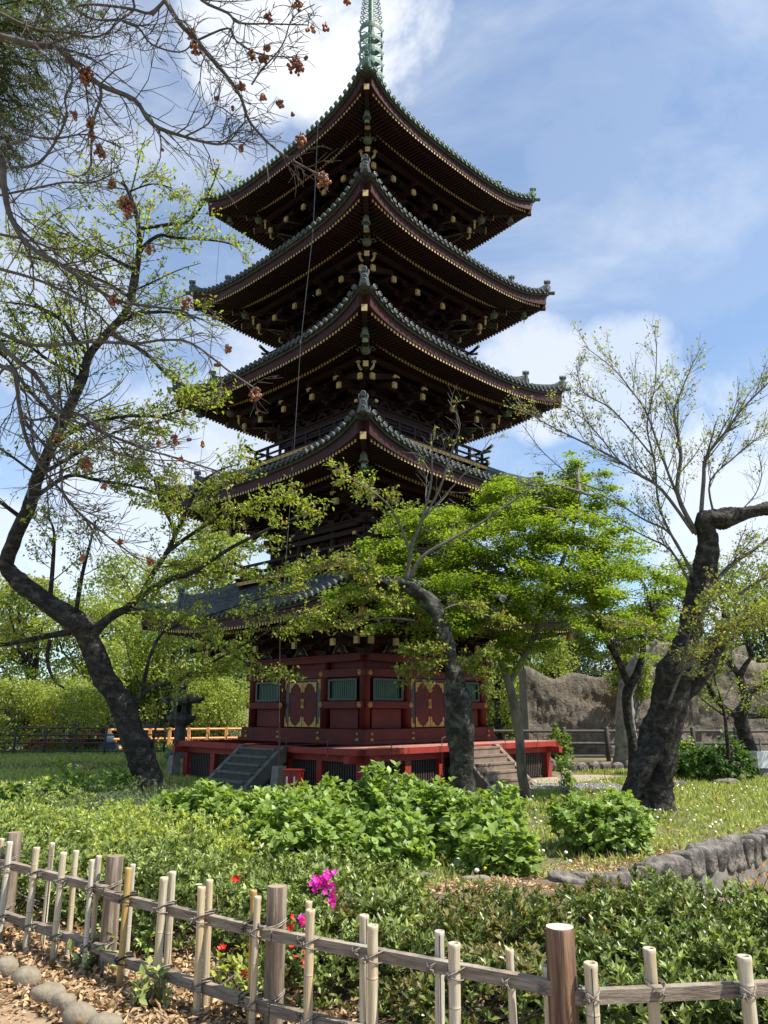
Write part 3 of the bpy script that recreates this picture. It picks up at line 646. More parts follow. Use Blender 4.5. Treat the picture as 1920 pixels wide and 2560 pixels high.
def ground_floor_fittings(body):
    wh = WH[0]; hw = wh * 0.36
    for k in range(4):
        c, s_ = math.cos(k * PI / 2), math.sin(k * PI / 2); R4 = np.array([[c, -s_, 0], [s_, c, 0], [0, 0, 1.0]])
        class RM(MB):
            def add(s, v, f): return MB.add(s, np.asarray(v, float).reshape(-1, 3) @ R4.T, f)
        for sg in (-1, 1):
            cu = sg * (wh + hw) / 2; w_ = wh - hw - 0.50; zc, hz = 2.64, 0.58
            f = RM()
            for du in (-1, 1): f.box(L3(cu + du * (w_ / 2 - 0.02), wh + 0.055, zc), (0.09, 0.11, hz + 0.02))
            for dz in (-1, 1): f.box(L3(cu, wh + 0.055, zc + dz * (hz / 2 - 0.015)), (w_ - 0.13, 0.11, 0.06))
            win = f.build('window', M['black'], body)
            p = RM(); n = 13; w2 = w_ - 0.14
            p.box(L3(cu, wh + 0.0, zc), (w2, 0.03, hz - 0.07))
            for q in range(n): p.box(L3(cu - w2 / 2 + w2 * (q + .5) / n, wh + 0.03, zc), (w2 / n * 0.62, 0.035, hz - 0.08))
            p.build('lattice_pane', M['shutter'], win)
            b = RM(); b.box(L3(cu, wh - 0.0, 1.83), (w_, 0.05, 0.52)); b.build('lower_panel', M['lacquer'], body)
        # doors
        fr = RM(); zc, hz = 2.27, 1.42
        for du in (-1, 1): fr.box(L3(du * (hw - 0.20), wh + 0.045, zc), (0.15, 0.09, hz))
        fr.box(L3(0, wh + 0.045, zc + hz / 2 - 0.03), (2 * hw - 0.56, 0.09, 0.06))
        dfr = fr.build('door_frame', M['black'], body)
        for du in (-1, 1):
            dw = hw - 0.30; dd = RM(); dd.box(L3(du * (dw / 2 + 0.006), wh + 0.06, zc - 0.03), (dw - 0.01, 0.06, hz - 0.08))
            dr = dd.build('door', M['lacquer'], body)
            gg = RM(); y = wh + 0.098; x0, x1 = 0.012 * du, (dw - 0.01) * du; zb, zt = zc - hz / 2 + 0.02, zc + hz / 2 - 0.1
            for (xa, sa) in ((x0, du), (x1, -du)):
                for (za, sz) in ((zb, 1), (zt, -1)):
                    gg.prism([(0, 0), (dw * 0.48 * sa, 0), (dw * 0.40 * sa, 0.045 * sz), (dw * 0.30 * sa, 0.06 * sz), (dw * 0.22 * sa, 0.13 * sz), (dw * 0.12 * sa, 0.16 * sz), (dw * 0.10 * sa, 0.27 * sz), (0, 0.30 * sz)], L3(xa, y, za), (1, 0, 0), (0, 0, 1), (0, 1, 0), 0.014)
            for zz in (zc - 0.05, zc + 0.02): gg.box(L3(du * 0.035, y, zz), (0.06, 0.014, 0.20))
            gg.build('gilt_fitting', M['gold'], dr)
            g3 = RM(); xx = du * (hw - 0.14)
            for (za, sz) in ((zc - hz / 2 + 0.02, 1), (zc + hz / 2 - 0.02, -1)):
                g3.prism([(0.03 * du, 0), (-0.12 * du, 0), (-0.10 * du, 0.09 * sz), (-0.03 * du, 0.10 * sz), (-0.01 * du, 0.26 * sz), (0.03 * du, 0.30 * sz)], L3(xx, wh + 0.10, za), (1, 0, 0), (0, 0, 1), (0, 1, 0), 0.016)
            g3.build('frame_fitting', M['gold'], dfr)
        # gilded nail covers
        Rn = R4 @ np.array([[1, 0, 0], [0, 0, -1.0], [0, 1.0, 0]])
        for u in (wh - 0.02, hw, -hw, -wh + 0.02):
            for z, kind in ((3.10, 'f'), (2.21, 'f'), (1.42, 'd'), (1.26, 'd')):
                s1 = MB(); dd = wh + (0.19 if kind == 'f' else 0.25)
                if z < 1.3: dd += 0.0
                pth = R4 @ L3(u, dd, z)
                if kind == 'f':
                    for a in range(6): s1.lathe(pth + R4 @ np.array([math.cos(a * PI / 3) * 0.055, 0, math.sin(a * PI / 3) * 0.055]), [(0.035, -0.005), (0.032, 0.015), (0.01, 0.022)], 7, Rn)
                    s1.lathe(pth, [(0.045, -0.005), (0.04, 0.03), (0.01, 0.045)], 9, Rn)
                else:
                    r = 0.065 if z < 1.3 else 0.045; s1.lathe(pth, [(r, -0.02), (r * 0.95, 0.02), (r * 0.6, 0.05), (0.005, 0.06)], 12, Rn)
                s1.build('nail_cover', M['gold'], body, True)

bodies = [make_storey(i) for i in range(5)]
for i in range(5): make_roof(i)
ground_floor_fittings(bodies[0])
for o_ in list(bpy.data.objects):
    if o_.name.startswith(('rafter_caps', 'rafter_row')): o_['kind'] = 'stuff'
# deck
DH = 4.36; dk = MB()
dk.box(L3(0, DH - 0.85, 1.075), (2 * DH, 1.7, 0.07)); dk.box(L3(0, DH / 2, 1.085), (DH, DH, 0.06))
dk2 = MB(); dk2.mark(); dk2.box(L3(0, DH - 0.05, 1.03), (2 * DH + 0.04, 0.14, 0.155))
dk2.mark(); dk2.box(L3(0, DH - 0.28, 0.86), (2 * DH + 0.55, 0.17, 0.18))
dk.v = [np.concatenate(dk.v)]; deck = dk.build('deck', M['decktop'], pag)
dk2.four().each('edge_beam', M['deckred'], deck)
for k in range(4):
    c, s_ = math.cos(k * PI / 2), math.sin(k * PI / 2); R4 = np.array([[c, -s_, 0], [s_, c, 0], [0, 0, 1.0]])
    for u in (DH - 0.28, DH * 0.58, DH * 0.27, -DH * 0.27, -DH * 0.58):
        p = MB(); p.box(R4 @ L3(u, DH - 0.28, 0.38), (0.22, 0.22, 0.78), R4); p.build('deck_post', M['deckred'], deck)
    g = MB()
    for j, u in enumerate(np.arange(-DH + 0.4, DH - 0.4, 0.095)): g.box(R4 @ L3(u, DH - 0.32, 0.40), (0.045, 0.04, 0.70), R4)
    for z in (0.1, 0.72): g.box(R4 @ L3(0, DH - 0.36, z), (2 * DH - 0.8, 0.04, 0.06), R4)
    g.build('under_deck_grille', M['grill'], deck)
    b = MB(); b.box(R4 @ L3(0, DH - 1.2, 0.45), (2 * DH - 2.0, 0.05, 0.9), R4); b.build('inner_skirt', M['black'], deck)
    # stairs
    sx = 0.38 if k == 3 else 0.0
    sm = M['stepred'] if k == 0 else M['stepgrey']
    st = MB(); nz_ = []
    for q in range(5):
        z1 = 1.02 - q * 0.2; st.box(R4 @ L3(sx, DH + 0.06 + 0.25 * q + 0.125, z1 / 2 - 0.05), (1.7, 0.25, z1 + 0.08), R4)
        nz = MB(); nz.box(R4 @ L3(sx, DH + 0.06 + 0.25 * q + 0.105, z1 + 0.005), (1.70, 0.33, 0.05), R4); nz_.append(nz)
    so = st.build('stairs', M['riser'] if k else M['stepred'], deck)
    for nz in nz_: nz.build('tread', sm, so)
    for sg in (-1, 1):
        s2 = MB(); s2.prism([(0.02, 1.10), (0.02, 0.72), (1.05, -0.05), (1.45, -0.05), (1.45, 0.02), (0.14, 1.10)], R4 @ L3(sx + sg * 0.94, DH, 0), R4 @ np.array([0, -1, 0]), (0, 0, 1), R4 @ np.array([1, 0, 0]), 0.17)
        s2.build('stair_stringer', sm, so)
    for u in (-DH * 0.78, -DH * 0.33, DH * 0.33, DH * 0.72):
        rd = MB(); p = [R4 @ L3(u + du, DH + dd, z) for du, dd, z in ((0, -0.2, 0.35), (0, 0.07, 0.35), (0, 0.07, 0.6), (0, 0.07, 1.28), (0.03, 0.07, 1.33), (0.12, 0.07, 1.33), (0.15, 0.07, 1.36))]
        rd.tube(p, 0.016, 6); rd.build('iron_rod', M['rust'], deck)
# spire
Z = np.array([0, 0, 1.0])
zs = TZ[4] + 3.1
spb = MB(); spb.box((0, 0, zs + 0.35), (1.3, 1.3, 0.7)); spb.box((0, 0, zs + 0.74), (1.5, 1.5, 0.08)); spb.lathe((0, 0, zs + 0.78), [(0.58, 0), (0.56, 0.2), (0.4, 0.4), (0.12, 0.48)], 20)
spb.lathe((0, 0, zs + 1.3), [(0.15, 0), (0.55, 0.22), (0.5, 0.26), (0.15, 0.2)], 16); spb.lathe((0, 0, 0), [(0.15, zs), (0.13, zs + 4), (0.12, zs + 6.8), (0.07, zs + 8.6)], 12)
spire = spb.build('spire', M['verdi'], pag, False)
for k in range(7):
    z = zs + 2.0 + 0.585 * k; r = 0.505 - 0.004 * k; g = MB()
    g.lathe((0, 0, z), [(r, -0.13), (r + 0.012, 0.0), (r, 0.13), (r - 0.03, 0.13), (r - 0.03, -0.13), (r, -0.13)], 28)
    g.f = [f for f in g.f if len(f) < 20]
    g.lathe((0, 0, z), [(0.13, -0.07), (0.14, 0.07), (0.1, 0.1)], 10)
    for a in range(4):
        an = a * PI / 2 + PI / 4; d = np.array([math.cos(an), math.sin(an), 0]); s_ = np.array([-d[1], d[0], 0])
        g.tube([d * 0.12 + Z * z, d * r * 0.55 + s_ * 0.05 + Z * (z + 0.01), d * (r - 0.02) + Z * z], [0.022, 0.03, 0.022], 4)
        g.tube([d * (r + .01) + Z * (z + .06), d * (r + .05) + Z * (z + 0.13), d * (r + .02) + Z * (z + 0.2)], [0.025, 0.02, 0.006], 4)
    g.build('spire_ring', M['verdi'], spire)
fm = MB()
for a in range(4):
    an = a * PI / 2 + PI / 4 * 1; d = np.array([math.cos(an), math.sin(an), 0]); n_ = np.array([-d[1], d[0], 0])
    zf0 = zs + 5.9
    def sc(cx, cz, r, t0, t1, w=0.022):
        n = 12; pts = []
        for q in range(n + 1):
            f = q / n; t = t0 + (t1 - t0) * f; rr = r * (1 - 0.62 * f); pts.append(d * (cx + math.cos(t) * rr) + Z * (zf0 + cz + math.sin(t) * rr))
        fm.tube(pts, [w * (1 - 0.4 * q / n) for q in range(n + 1)], 5)
    for q in range(6):
        cz = 0.05 + 0.24 * q; w = 0.42 * (1 - 0.05 * q)
        sc(w * 0.58, cz, 0.15, -PI * 0.4, PI * 1.6); sc(w * 0.95, cz + 0.10, 0.11, PI * 1.1, -PI * 0.6)
        fm.tube([d * w * 0.9 + Z * (zf0 + cz), d * (w * 1.12) + Z * (zf0 + cz + 0.14), d * (w * 1.05) + Z * (zf0 + cz + 0.27)], [0.024, 0.018, 0.004], 4)
        fm.tube([d * 0.06 + Z * (zf0 + cz - 0.08), d * w * 0.5 + Z * (zf0 + cz - 0.03), d * w * 0.9 + Z * (zf0 + cz + 0.03)], [0.018, 0.016, 0.014], 4)
fm.build('water_flame', M['verdi'], spire)
jw = MB(); jw.lathe((0, 0, zs + 7.9), [(0.05, -0.2), (0.16, 0), (0.1, 0.14)], 12); jw.lathe((0, 0, zs + 8.45), [(0.04, -0.2), (0.19, -0.02), (0.17, 0.12), (0.02, 0.34)], 14); jw.build('jewel', M['verdi'], spire, True)

# ------------------------------------------------------------------ fence of bamboo and logs
FPn = [np.array([p[0], p[1]]) for p in FP]
fence = empty('bamboo_fence', (FPn[3][0], FPn[3][1], float(G(*FPn[3]))), 0, 'low fence of grey bamboo canes tied to two rails and log posts', 'fence')
fo = np.array(fence.location)
class FM(MB):
    def build(s, name, m, parent=None, smooth=False):
        s.v = [np.concatenate(s.v) - fo]; return MB.build(s, name, m, parent if parent is not None else fence, smooth)
def on_fence(px, z, seg):
    a, b = FPn[seg], FPn[seg + 1]; best = None
    k = (px - 960) / FPX
    # X = k*(cp*Y + sp*(z-EYE)) ; P = a + t(b-a)
    d = b - a; t = (k * (cp * a[1] + sp * (z - EYE)) - a[0]) / (d[0] - k * cp * d[1])
    return a + t * d, t, d / np.linalg.norm(d)
def ztop(y, p):
    a = math.atan((1280 - y) / FPX) + PITCH; return EYE + p[1] * math.tan(a)
def which(px): return 0 if px < 20 else 1 if px < 262 else 2 if px < 690 else 3 if px < 1385 else 4
RZ = (0.885, 0.545)
# posts
tops = {0: 1.14, 1: 1.10, 2: 1.085, 3: 1.095, 4: 1.125, 5: 1.12}
for i in range(6):
    p = FPn[i]; r = 0.054 if i != 4 else 0.060
    d = (FPn[min(i + 1, 5)] - FPn[max(i - 1, 0)]); d = d / np.linalg.norm(d); nrm = np.array([-d[1], d[0]])
    c = p + nrm * (0.075 if i != 4 else 0.03) - d * (0.06 if i != 4 else 0.0); g0 = float(G(*c)); zt = tops[i]
    mb = FM(); n = 20; zz = np.linspace(g0 - 0.15, zt, 12); th = np.arange(n) * 2 * PI / n; V = []
    for q, z in enumerate(zz):
        rr = r * (1 + 0.035 * np.sin(th * 3 + z * 2.2 + i) + 0.02 * np.sin(th * 7 + z * 9)) * (0.955 if q == 11 else 1)
        V.append(np.stack([c[0] + np.cos(th) * rr, c[1] + np.sin(th) * rr, np.full(n, z if q < 11 else z)], 1))
    V[-2][:, 2] = zt - 0.006
    mb.add(np.concatenate(V), [(q * n + j, q * n + (j + 1) % n, (q + 1) * n + (j + 1) % n, (q + 1) * n + j) for q in range(11) for j in range(n)])
    po = mb.build('post', M['postred'] if i == 4 else M['post'], None, True)
    cp_ = FM(); ev = V[-1]; cp_.add(ev + [0, 0, 0.001], [tuple(range(n))]); cp_.build('sawn_top', M['cuttop'] if i == 4 else M['cutwood'], po)
    if i not in (4,):
        for z in RZ:
            rp = FM(); tt = np.linspace(0, 2 * PI, 22)
            for k in range(2):
                pts = [np.array([c[0] - nrm[0] * 0.03, c[1] - nrm[1] * 0.03, 0]) + np.array([math.cos(t) * (r + 0.006) * d[0] + math.sin(t) * (r + 0.035) * nrm[0], math.cos(t) * (r + 0.006) * d[1] + math.sin(t) * (r + 0.035) * nrm[1], z + 0.03 + 0.012 * k + 0.01 * math.sin(t * 2)]) for t in tt]
                rp.tube(pts, 0.0045, 4)
            rp.build('cord_tie', M['rope'], None)
# rails
for i in range(5):
    a, b = FPn[i], FPn[i + 1]; d = (b - a) / np.linalg.norm(b - a); ang = math.atan2(d[1], d[0])
    for k, z in enumerate(RZ):
        mb = FM(); L = np.linalg.norm(b - a) - 0.008; cx = (a + b) / 2
        za = z + (0.01 * math.sin(i * 2.3)); R = Matrix.Rotation(ang, 3, 'Z') @ Matrix.Rotation(-0.004 * i, 3, 'Y')
        mb.box((cx[0], cx[1], za), (L, 0.042, 0.052), np.array(R)); mb.build('rail', M['rail'])
# canes
FRONT = [(35, 2104, 14), (100, 2118, 15), (168, 2131, 15), (243, 2149, 12), (331, 2170, 15), (420, 2192, 19), (521, 2216, 18), (653, 2240, 16), (789, 2273, 21), (948, 2312, 25), (1148, 2357, 28), (1466, 2408, 31), (1850, 2391, 33)]
BACK = [(-12, 2096, 12), (110, 2107, 12), (172, 2126, 13), (230, 2139, 13), (315, 2160, 12), (412, 2178, 17), (509, 2199, 17), (619, 2226, 15), (757, 2254, 15), (898, 2288, 22), (1083, 2328, 23), (1273, 2374, 19), (1362, 2413, 24), (1642, 2371, 29)]
NODE_R = random.Random(3)
for lst, off in ((FRONT, -1), (BACK, 1)):
    for (px, y, wpx) in lst:
        sg = which(px); 
        if px == 1362: sg = 3
        p, t, d = on_fence(px, 0.9, sg); nrm = np.array([-d[1], d[0]])
        dep = p[1] * cp - 0.9 * sp; r = max(0.016, min(0.028, wpx / FPX * dep / 2 * (1.05)))
        base = p + nrm * off * (0.024 + r); zt = ztop(y, base); g0 = float(G(*base)) - 0.03
        lean = np.array([NODE_R.uniform(-.012, .012), NODE_R.uniform(-.012, .012)])
        gold = px in (331, 619); split = px in (110, 898, 1466, 1083, 412)
        zz, rr = [g0], [r * 1.0]; z = g0 + NODE_R.uniform(0.08, 0.3)
        nodes = []
        while z < zt - 0.06:
            zz += [z - 0.012, z, z + 0.006, z + 0.016]; rr += [r, r * 1.06, r * 0.985, r * 1.0]; nodes.append(z); z += NODE_R.uniform(0.22, 0.34)
        zz += [zt - 0.03, zt - 0.018, zt - 0.006, zt, zt, zt - 0.012]; rr += [r, r * 1.09, r * 1.09, r * 1.02, r * 0.74, r * 0.70]
        mb = FM(); n = 14; th = np.arange(n) * 2 * PI / n; V = []
        for zq, rq in zip(zz, rr):
            f = (zq - g0) / (zt - g0); V.append(np.stack([base[0] + lean[0] * f + np.cos(th) * rq, base[1] + lean[1] * f + np.sin(th) * rq, np.full(n, zq)], 1))
        mb.add(np.concatenate(V), [(q * n + j, q * n + (j + 1) % n, (q + 1) * n + (j + 1) % n, (q + 1) * n + j) for q in range(len(zz) - 1) for j in range(n)])
        co = mb.build('bamboo_cane', M['bamboogold'] if gold else M[('bamboo', 'bambootan', 'bamboo', 'bamboopale')[px % 4]], None, True)
        ins = FM(); ins.add(V[-1], [tuple(range(n))]); ins.build('cane_hollow', M['hollow'], co)
        nd = FM()
        for zq in nodes:
            f = (zq - g0) / (zt - g0); c3 = (base[0] + lean[0] * f, base[1] + lean[1] * f, zq); nd.lathe(c3, [(r * 0.9, -0.002), (r * 1.075, -0.001), (r * 1.07, 0.0015), (r * 0.9, 0.003)], 14)
        if nodes: nd.build('node_ring', M['node'], co)
        if split:
            sl = FM(); vv = np.array([0.0 - base[0], 0.0 - base[1]]); vv /= np.linalg.norm(vv); ss = np.array([-vv[1], vv[0]])
            e = base + vv * r * 0.92 + ss * r * 0.35; sl.box((e[0], e[1], (g0 + zt) / 2), (0.0035, 0.004, (zt - g0) * 0.96), np.array(Matrix.Rotation(math.atan2(vv[1], vv[0]), 3, 'Z')))
            sl.build('split_crack', M['black'], co)
        for z in RZ:
            rp = FM(); tt = np.linspace(0, 2 * PI, 15)
            fz = (z - g0) / (zt - g0); bx = base + lean * fz; rc = p  # rail centre
            for k in range(3):
                pts = []
                for tq in tt:
                    a = math.cos(tq); b_ = math.sin(tq)
                    cen = (bx + rc) / 2; ext = (np.linalg.norm(bx - rc) + r + 0.024) / 1.85
                    q2 = cen + d * a * (r + 0.006 + 0.003 * k) + nrm * b_ * (ext + 0.012)
                    pts.append(np.array([q2[0], q2[1], z + a * 0.022 * (1 if k != 1 else -1) + 0.004 * k + b_ * 0.0]))
                rp.tube(pts, 0.0036, 4)
            kn = bx - nrm * (r + 0.004) if off < 0 else p - nrm * 0.028
            for k in range(7):
                e = np.array([NODE_R.uniform(-1, 1), NODE_R.uniform(-1, 1), NODE_R.uniform(-1.2, 0.6)]) * 0.022
                a3 = np.array([kn[0] + d[0] * (r if off < 0 else 0) * -1, kn[1] - d[1] * (r if off < 0 else 0), z + 0.0])
                rp.tube([a3, a3 + e * 0.6 + np.array([0, 0, 0.004]), a3 + e], [0.006, 0.004, 0.002], 4)
            rp.build('cord_tie', M['ropeblack'] if gold else M['rope'])

# ------------------------------------------------------------------ stones, rocks
def rockmesh(mb, c, size, rs, n=14, m=9, rough=0.18, rotz=0.0, flat=1.0):
    th = np.arange(n) * 2 * PI / n; V = []
    ph = rs.uniform(0, 6.28, 8); am = rs.uniform(0.3, 1, 8) * rough
    cz, sz = math.cos(rotz), math.sin(rotz)
    for i in range(m + 1):
        a = -PI / 2 + PI * i / m
        for t in th:
            v = np.array([math.cos(a) * math.cos(t), math.cos(a) * math.sin(t), math.sin(a)])
            k = 1 + am[0] * math.sin(v[0] * 3 + ph[0]) + am[1] * math.sin(v[1] * 4 + ph[1]) + am[2] * math.sin(v[2] * 4 + ph[2]) + am[3] * 0.5 * math.sin(v[0] * 7 + v[1] * 5 + ph[3]) + am[4] * 0.4 * math.sin(v[1] * 11 - v[2] * 8 + ph[4])
            v = np.sign(v) * np.abs(v) ** (0.85 * flat) * k * np.array(size)
            V.append((c[0] + v[0] * cz - v[1] * sz, c[1] + v[0] * sz + v[1] * cz, c[2] + v[2]))
    mb.add(V, [(i * n + j, i * n + (j + 1) % n, (i + 1) * n + (j + 1) % n, (i + 1) * n + j) for i in range(m) for j in range(n)])
rs = np.random.RandomState(5)
ST = [(15, 2412, 58, 0.16), (68, 2440, 76, 0.12), (122, 2478, 80, 0.1), (160, 2503, 62, 0.11), (198, 2530, 82, 0.12), (262, 2560, 88, 0.12)]
SL = ['rounded grey edging stone farthest left in the row beside the path', 'smooth tan oval edging stone lying second from the left beside the dirt path',
      'flat brownish oval edging stone ringed by orange leaves, third in the row by the path', 'small pale edging stone wedged between the oval stone and the angular one',
      'grey angular edging stone with a squared corner, beside the smallest stone', 'low rough edging stone at the bottom edge, nearest the camera in the path row']
for k, ((px, y, w, h), lb) in enumerate(zip(ST, SL)):
    a = math.atan((1280 - y) / FPX) + PITCH; Yd = (EYE - 0.46) / -math.tan(a); dep = Yd * cp - 1.54 * sp
    X = (px - 960) / FPX * dep; r = w / FPX * dep / 2
    mb = MB(); rockmesh(mb, (0, 0, 0.02), (r * 1.12, r * 0.85, 0.05 + h * 0.12), rs, 18, 12, 0.06, -0.6)
    o = mb.build('edging_stone', M['stone'], None, True); o.location = (X, Yd, 0.42); tag(o, lb, 'stone', 'round stones edging the path')
# rocks along the channel edge
pos = ['at the left tip of the channel edge, half sunk in leaf litter', 'beside the leftmost one, low and flat topped', 'third from the left, broad with a smooth face', 'fourth from the left with a deep cleft on its right',
       'near the hydrangea side, tall and narrow', 'just right of the tall narrow one, tilted left', 'in the middle of the row, widest of them', 'right of the widest one, with pale streaks', 'leaning against its left neighbour, knobbly top',
       'slim and upright past the middle of the row', 'rounded, two places right of the slim upright one', 'broad and dark before the grass tuft', 'below the bright grass tuft', 'just right of the grass tuft, tall', 'four places right of the grass tuft, bulging', 'past the bulging one, with a flat top', 'small and wedged near the right frame edge', 'squat one before the last pair inside the frame', 'second from the right frame edge', 'touching the right frame edge', 'farthest right, just beyond the frame edge', 'at the far unseen end of the row']
al = 1.25; k = 0
while k < 20:
    w = rs.uniform(0.30, 0.46); al += w * 0.48
    x = 1.0 + al / 1.4142; y = 8.5 + al / 1.4142; h = 0.185 + rs.uniform(-.04, .04)
    mb = MB(); rockmesh(mb, (0, 0, 0), (w * 0.46, 0.18, h), rs, 22, 16, 0.11, PI / 4 + rs.uniform(-.15, .15), 0.55)
    o = mb.build('edging_rock', M['rock'], None, True); o.location = (x + 0.05, y - 0.05, float(G(x - 0.4, y + 0.4)) - h * 0.35); o.rotation_euler = (rs.uniform(-.15, .15), rs.uniform(-.15, .15), 0)
    tag(o, 'dark grey rock ' + pos[k], 'rock', 'rocks lining the channel edge'); al += w * 0.50; k += 1
# concrete channel wall under the rocks and its near wall
cw = MB()
for q in range(1):
    a0, a1 = 1.4, 14; f = lambda al, sd: np.array([1.0 + (al - sd) / 1.4142, 8.5 + (al + sd) / 1.4142])
    for sdv, th_, zt in ((-0.10, 0.10, 0.0),):
        p0, p1, p2, p3 = f(a0, sdv), f(a1, sdv), f(a1, sdv - th_), f(a0, sdv - th_)
        V = [(*p, z) for p in (p0, p1, p2, p3) for z in (-0.7, zt - 0.12)]
        cw.add(V, [(0, 2, 3, 1), (2, 4, 5, 3), (4, 6, 7, 5), (6, 0, 1, 7), (1, 3, 5, 7)])
o = cw.build('channel_wall', M['concrete']); tag(o, 'low pale concrete wall of the water channel below the dark edging rocks', 'wall')
nw = MB(); p0, p1, p2, p3 = f(-0.3, -2.35), f(14, -2.35), f(14, -2.6), f(-0.3, -2.6)
nw.add([(*p, z) for p in (p0, p1, p2, p3) for z in (-0.7, 0.28)], [(0, 2, 3, 1), (2, 4, 5, 3), (4, 6, 7, 5), (6, 0, 1, 7), (1, 3, 5, 7)])
o = nw.build('channel_wall', M['concrete']); tag(o, 'pale concrete wall on the near side of the channel behind the dark clipped hedge', 'wall')
# loose flat stones in the litter strip
for (px, y, w, lb, m_) in ((1110, 2130, 130, 'weathered brown tree stump block among dandelions beside the lower hydrangea', 'bark'), (1060, 2225, 60, 'flat grey stone in the litter behind the brown hedge, left of the stump', 'rock'), (1190, 2245, 70, 'pale flat stone lying behind the hedge below the hydrangea stems', 'stone')):
    a = math.atan((1280 - y) / FPX) + PITCH; Yd = (EYE - 0.05) / -math.tan(a); dep = Yd * cp - 1.95 * sp; X = (px - 960) / FPX * dep; r = w / FPX * dep / 2
    mb = MB(); rockmesh(mb, (0, 0, 0), (r, r * 0.6, 0.17 if w > 100 else 0.06), rs, 16, 9, 0.16); o = mb.build('tree_stump' if w > 100 else 'flat_stone', M[m_], None, True)
    o.location = (X, Yd, float(G(X, Yd)) + 0.02); tag(o, lb, 'stump' if w > 100 else 'stone')

# ------------------------------------------------------------------ vegetation
def wander(p0, p1, n, amp, rs_, sag=0.0):
    t = np.linspace(0, 1, n)[:, None]; P = p0 + (p1 - p0) * t; off = rs_.normal(size=(n, 3)) * amp; off[0] = 0; off[-1] = 0
    P = P + off; P[:, 2] += sag * 4 * (t[:, 0] * (1 - t[:, 0])); return P
def densify(pts, k=4):
    pts = np.asarray(pts, float); n = len(pts); out = []
    for i in range(n - 1):
        p0, p1, p2, p3 = pts[max(i - 1, 0)], pts[i], pts[i + 1], pts[min(i + 2, n - 1)]
        for q in range(k):
            t = q / k; out.append(0.5 * ((2 * p1) + (-p0 + p2) * t + (2 * p0 - 5 * p1 + 4 * p2 - p3) * t * t + (-p0 + 3 * p1 - 3 * p2 + p3) * t ** 3))
    out.append(pts[-1]); return np.array(out)
def trunk_mesh(mb, pts, rad_, rs_, n=16, lump=0.10, k=9):
    n = int(n * 1.6)
    P = densify(pts, k); R = densify(np.stack([rad_, rad_, rad_], 1), k)[:, 0]; m = len(P)
    t = np.gradient(P, axis=0); t /= np.linalg.norm(t, axis=1)[:, None]
    a = np.cross(t, [0.3, 1, 0.1]); a /= np.linalg.norm(a, axis=1)[:, None]; b = np.cross(a, t); th = np.arange(n) * 2 * PI / n; V = []
    ph = rs_.uniform(0, 6, 6); s = 0
    for i in range(m):
        s += np.linalg.norm(P[i] - P[i - 1]) if i else 0
        r = R[i] * (1 + lump * (0.6 * np.sin(2 * th + s * 1.3 + ph[0]) + 0.5 * np.sin(3 * th - s * 2.1 + ph[1]) + 0.35 * np.sin(5 * th + s * 4 + ph[2]) + 0.35 * math.sin(s * 3.1 + ph[3])) + lump * 0.35 * rs_.uniform(-1, 1, n))
        Q = P[i] + (np.cos(th) * r)[:, None] * a[i] + (np.sin(th) * r)[:, None] * b[i]
        if lump > 0.09:
            f_ = np.array([mnoise.fractal(Vector(q) * 2.6, 0.9, 2.1, 5) for q in Q]); Q = P[i] + (Q - P[i]) * (1 + np.clip(f_, -1, 1) * lump * 1.5)[:, None]
        V.append(Q)
    F = [(i * n + j, i * n + (j + 1) % n, (i + 1) * n + (j + 1) % n, (i + 1) * n + j) for i in range(m - 1) for j in range(n)]
    F += [tuple(range(n))[::-1], tuple(range((m - 1) * n, m * n))]
    mb.add(np.concatenate(V), F); return P, R
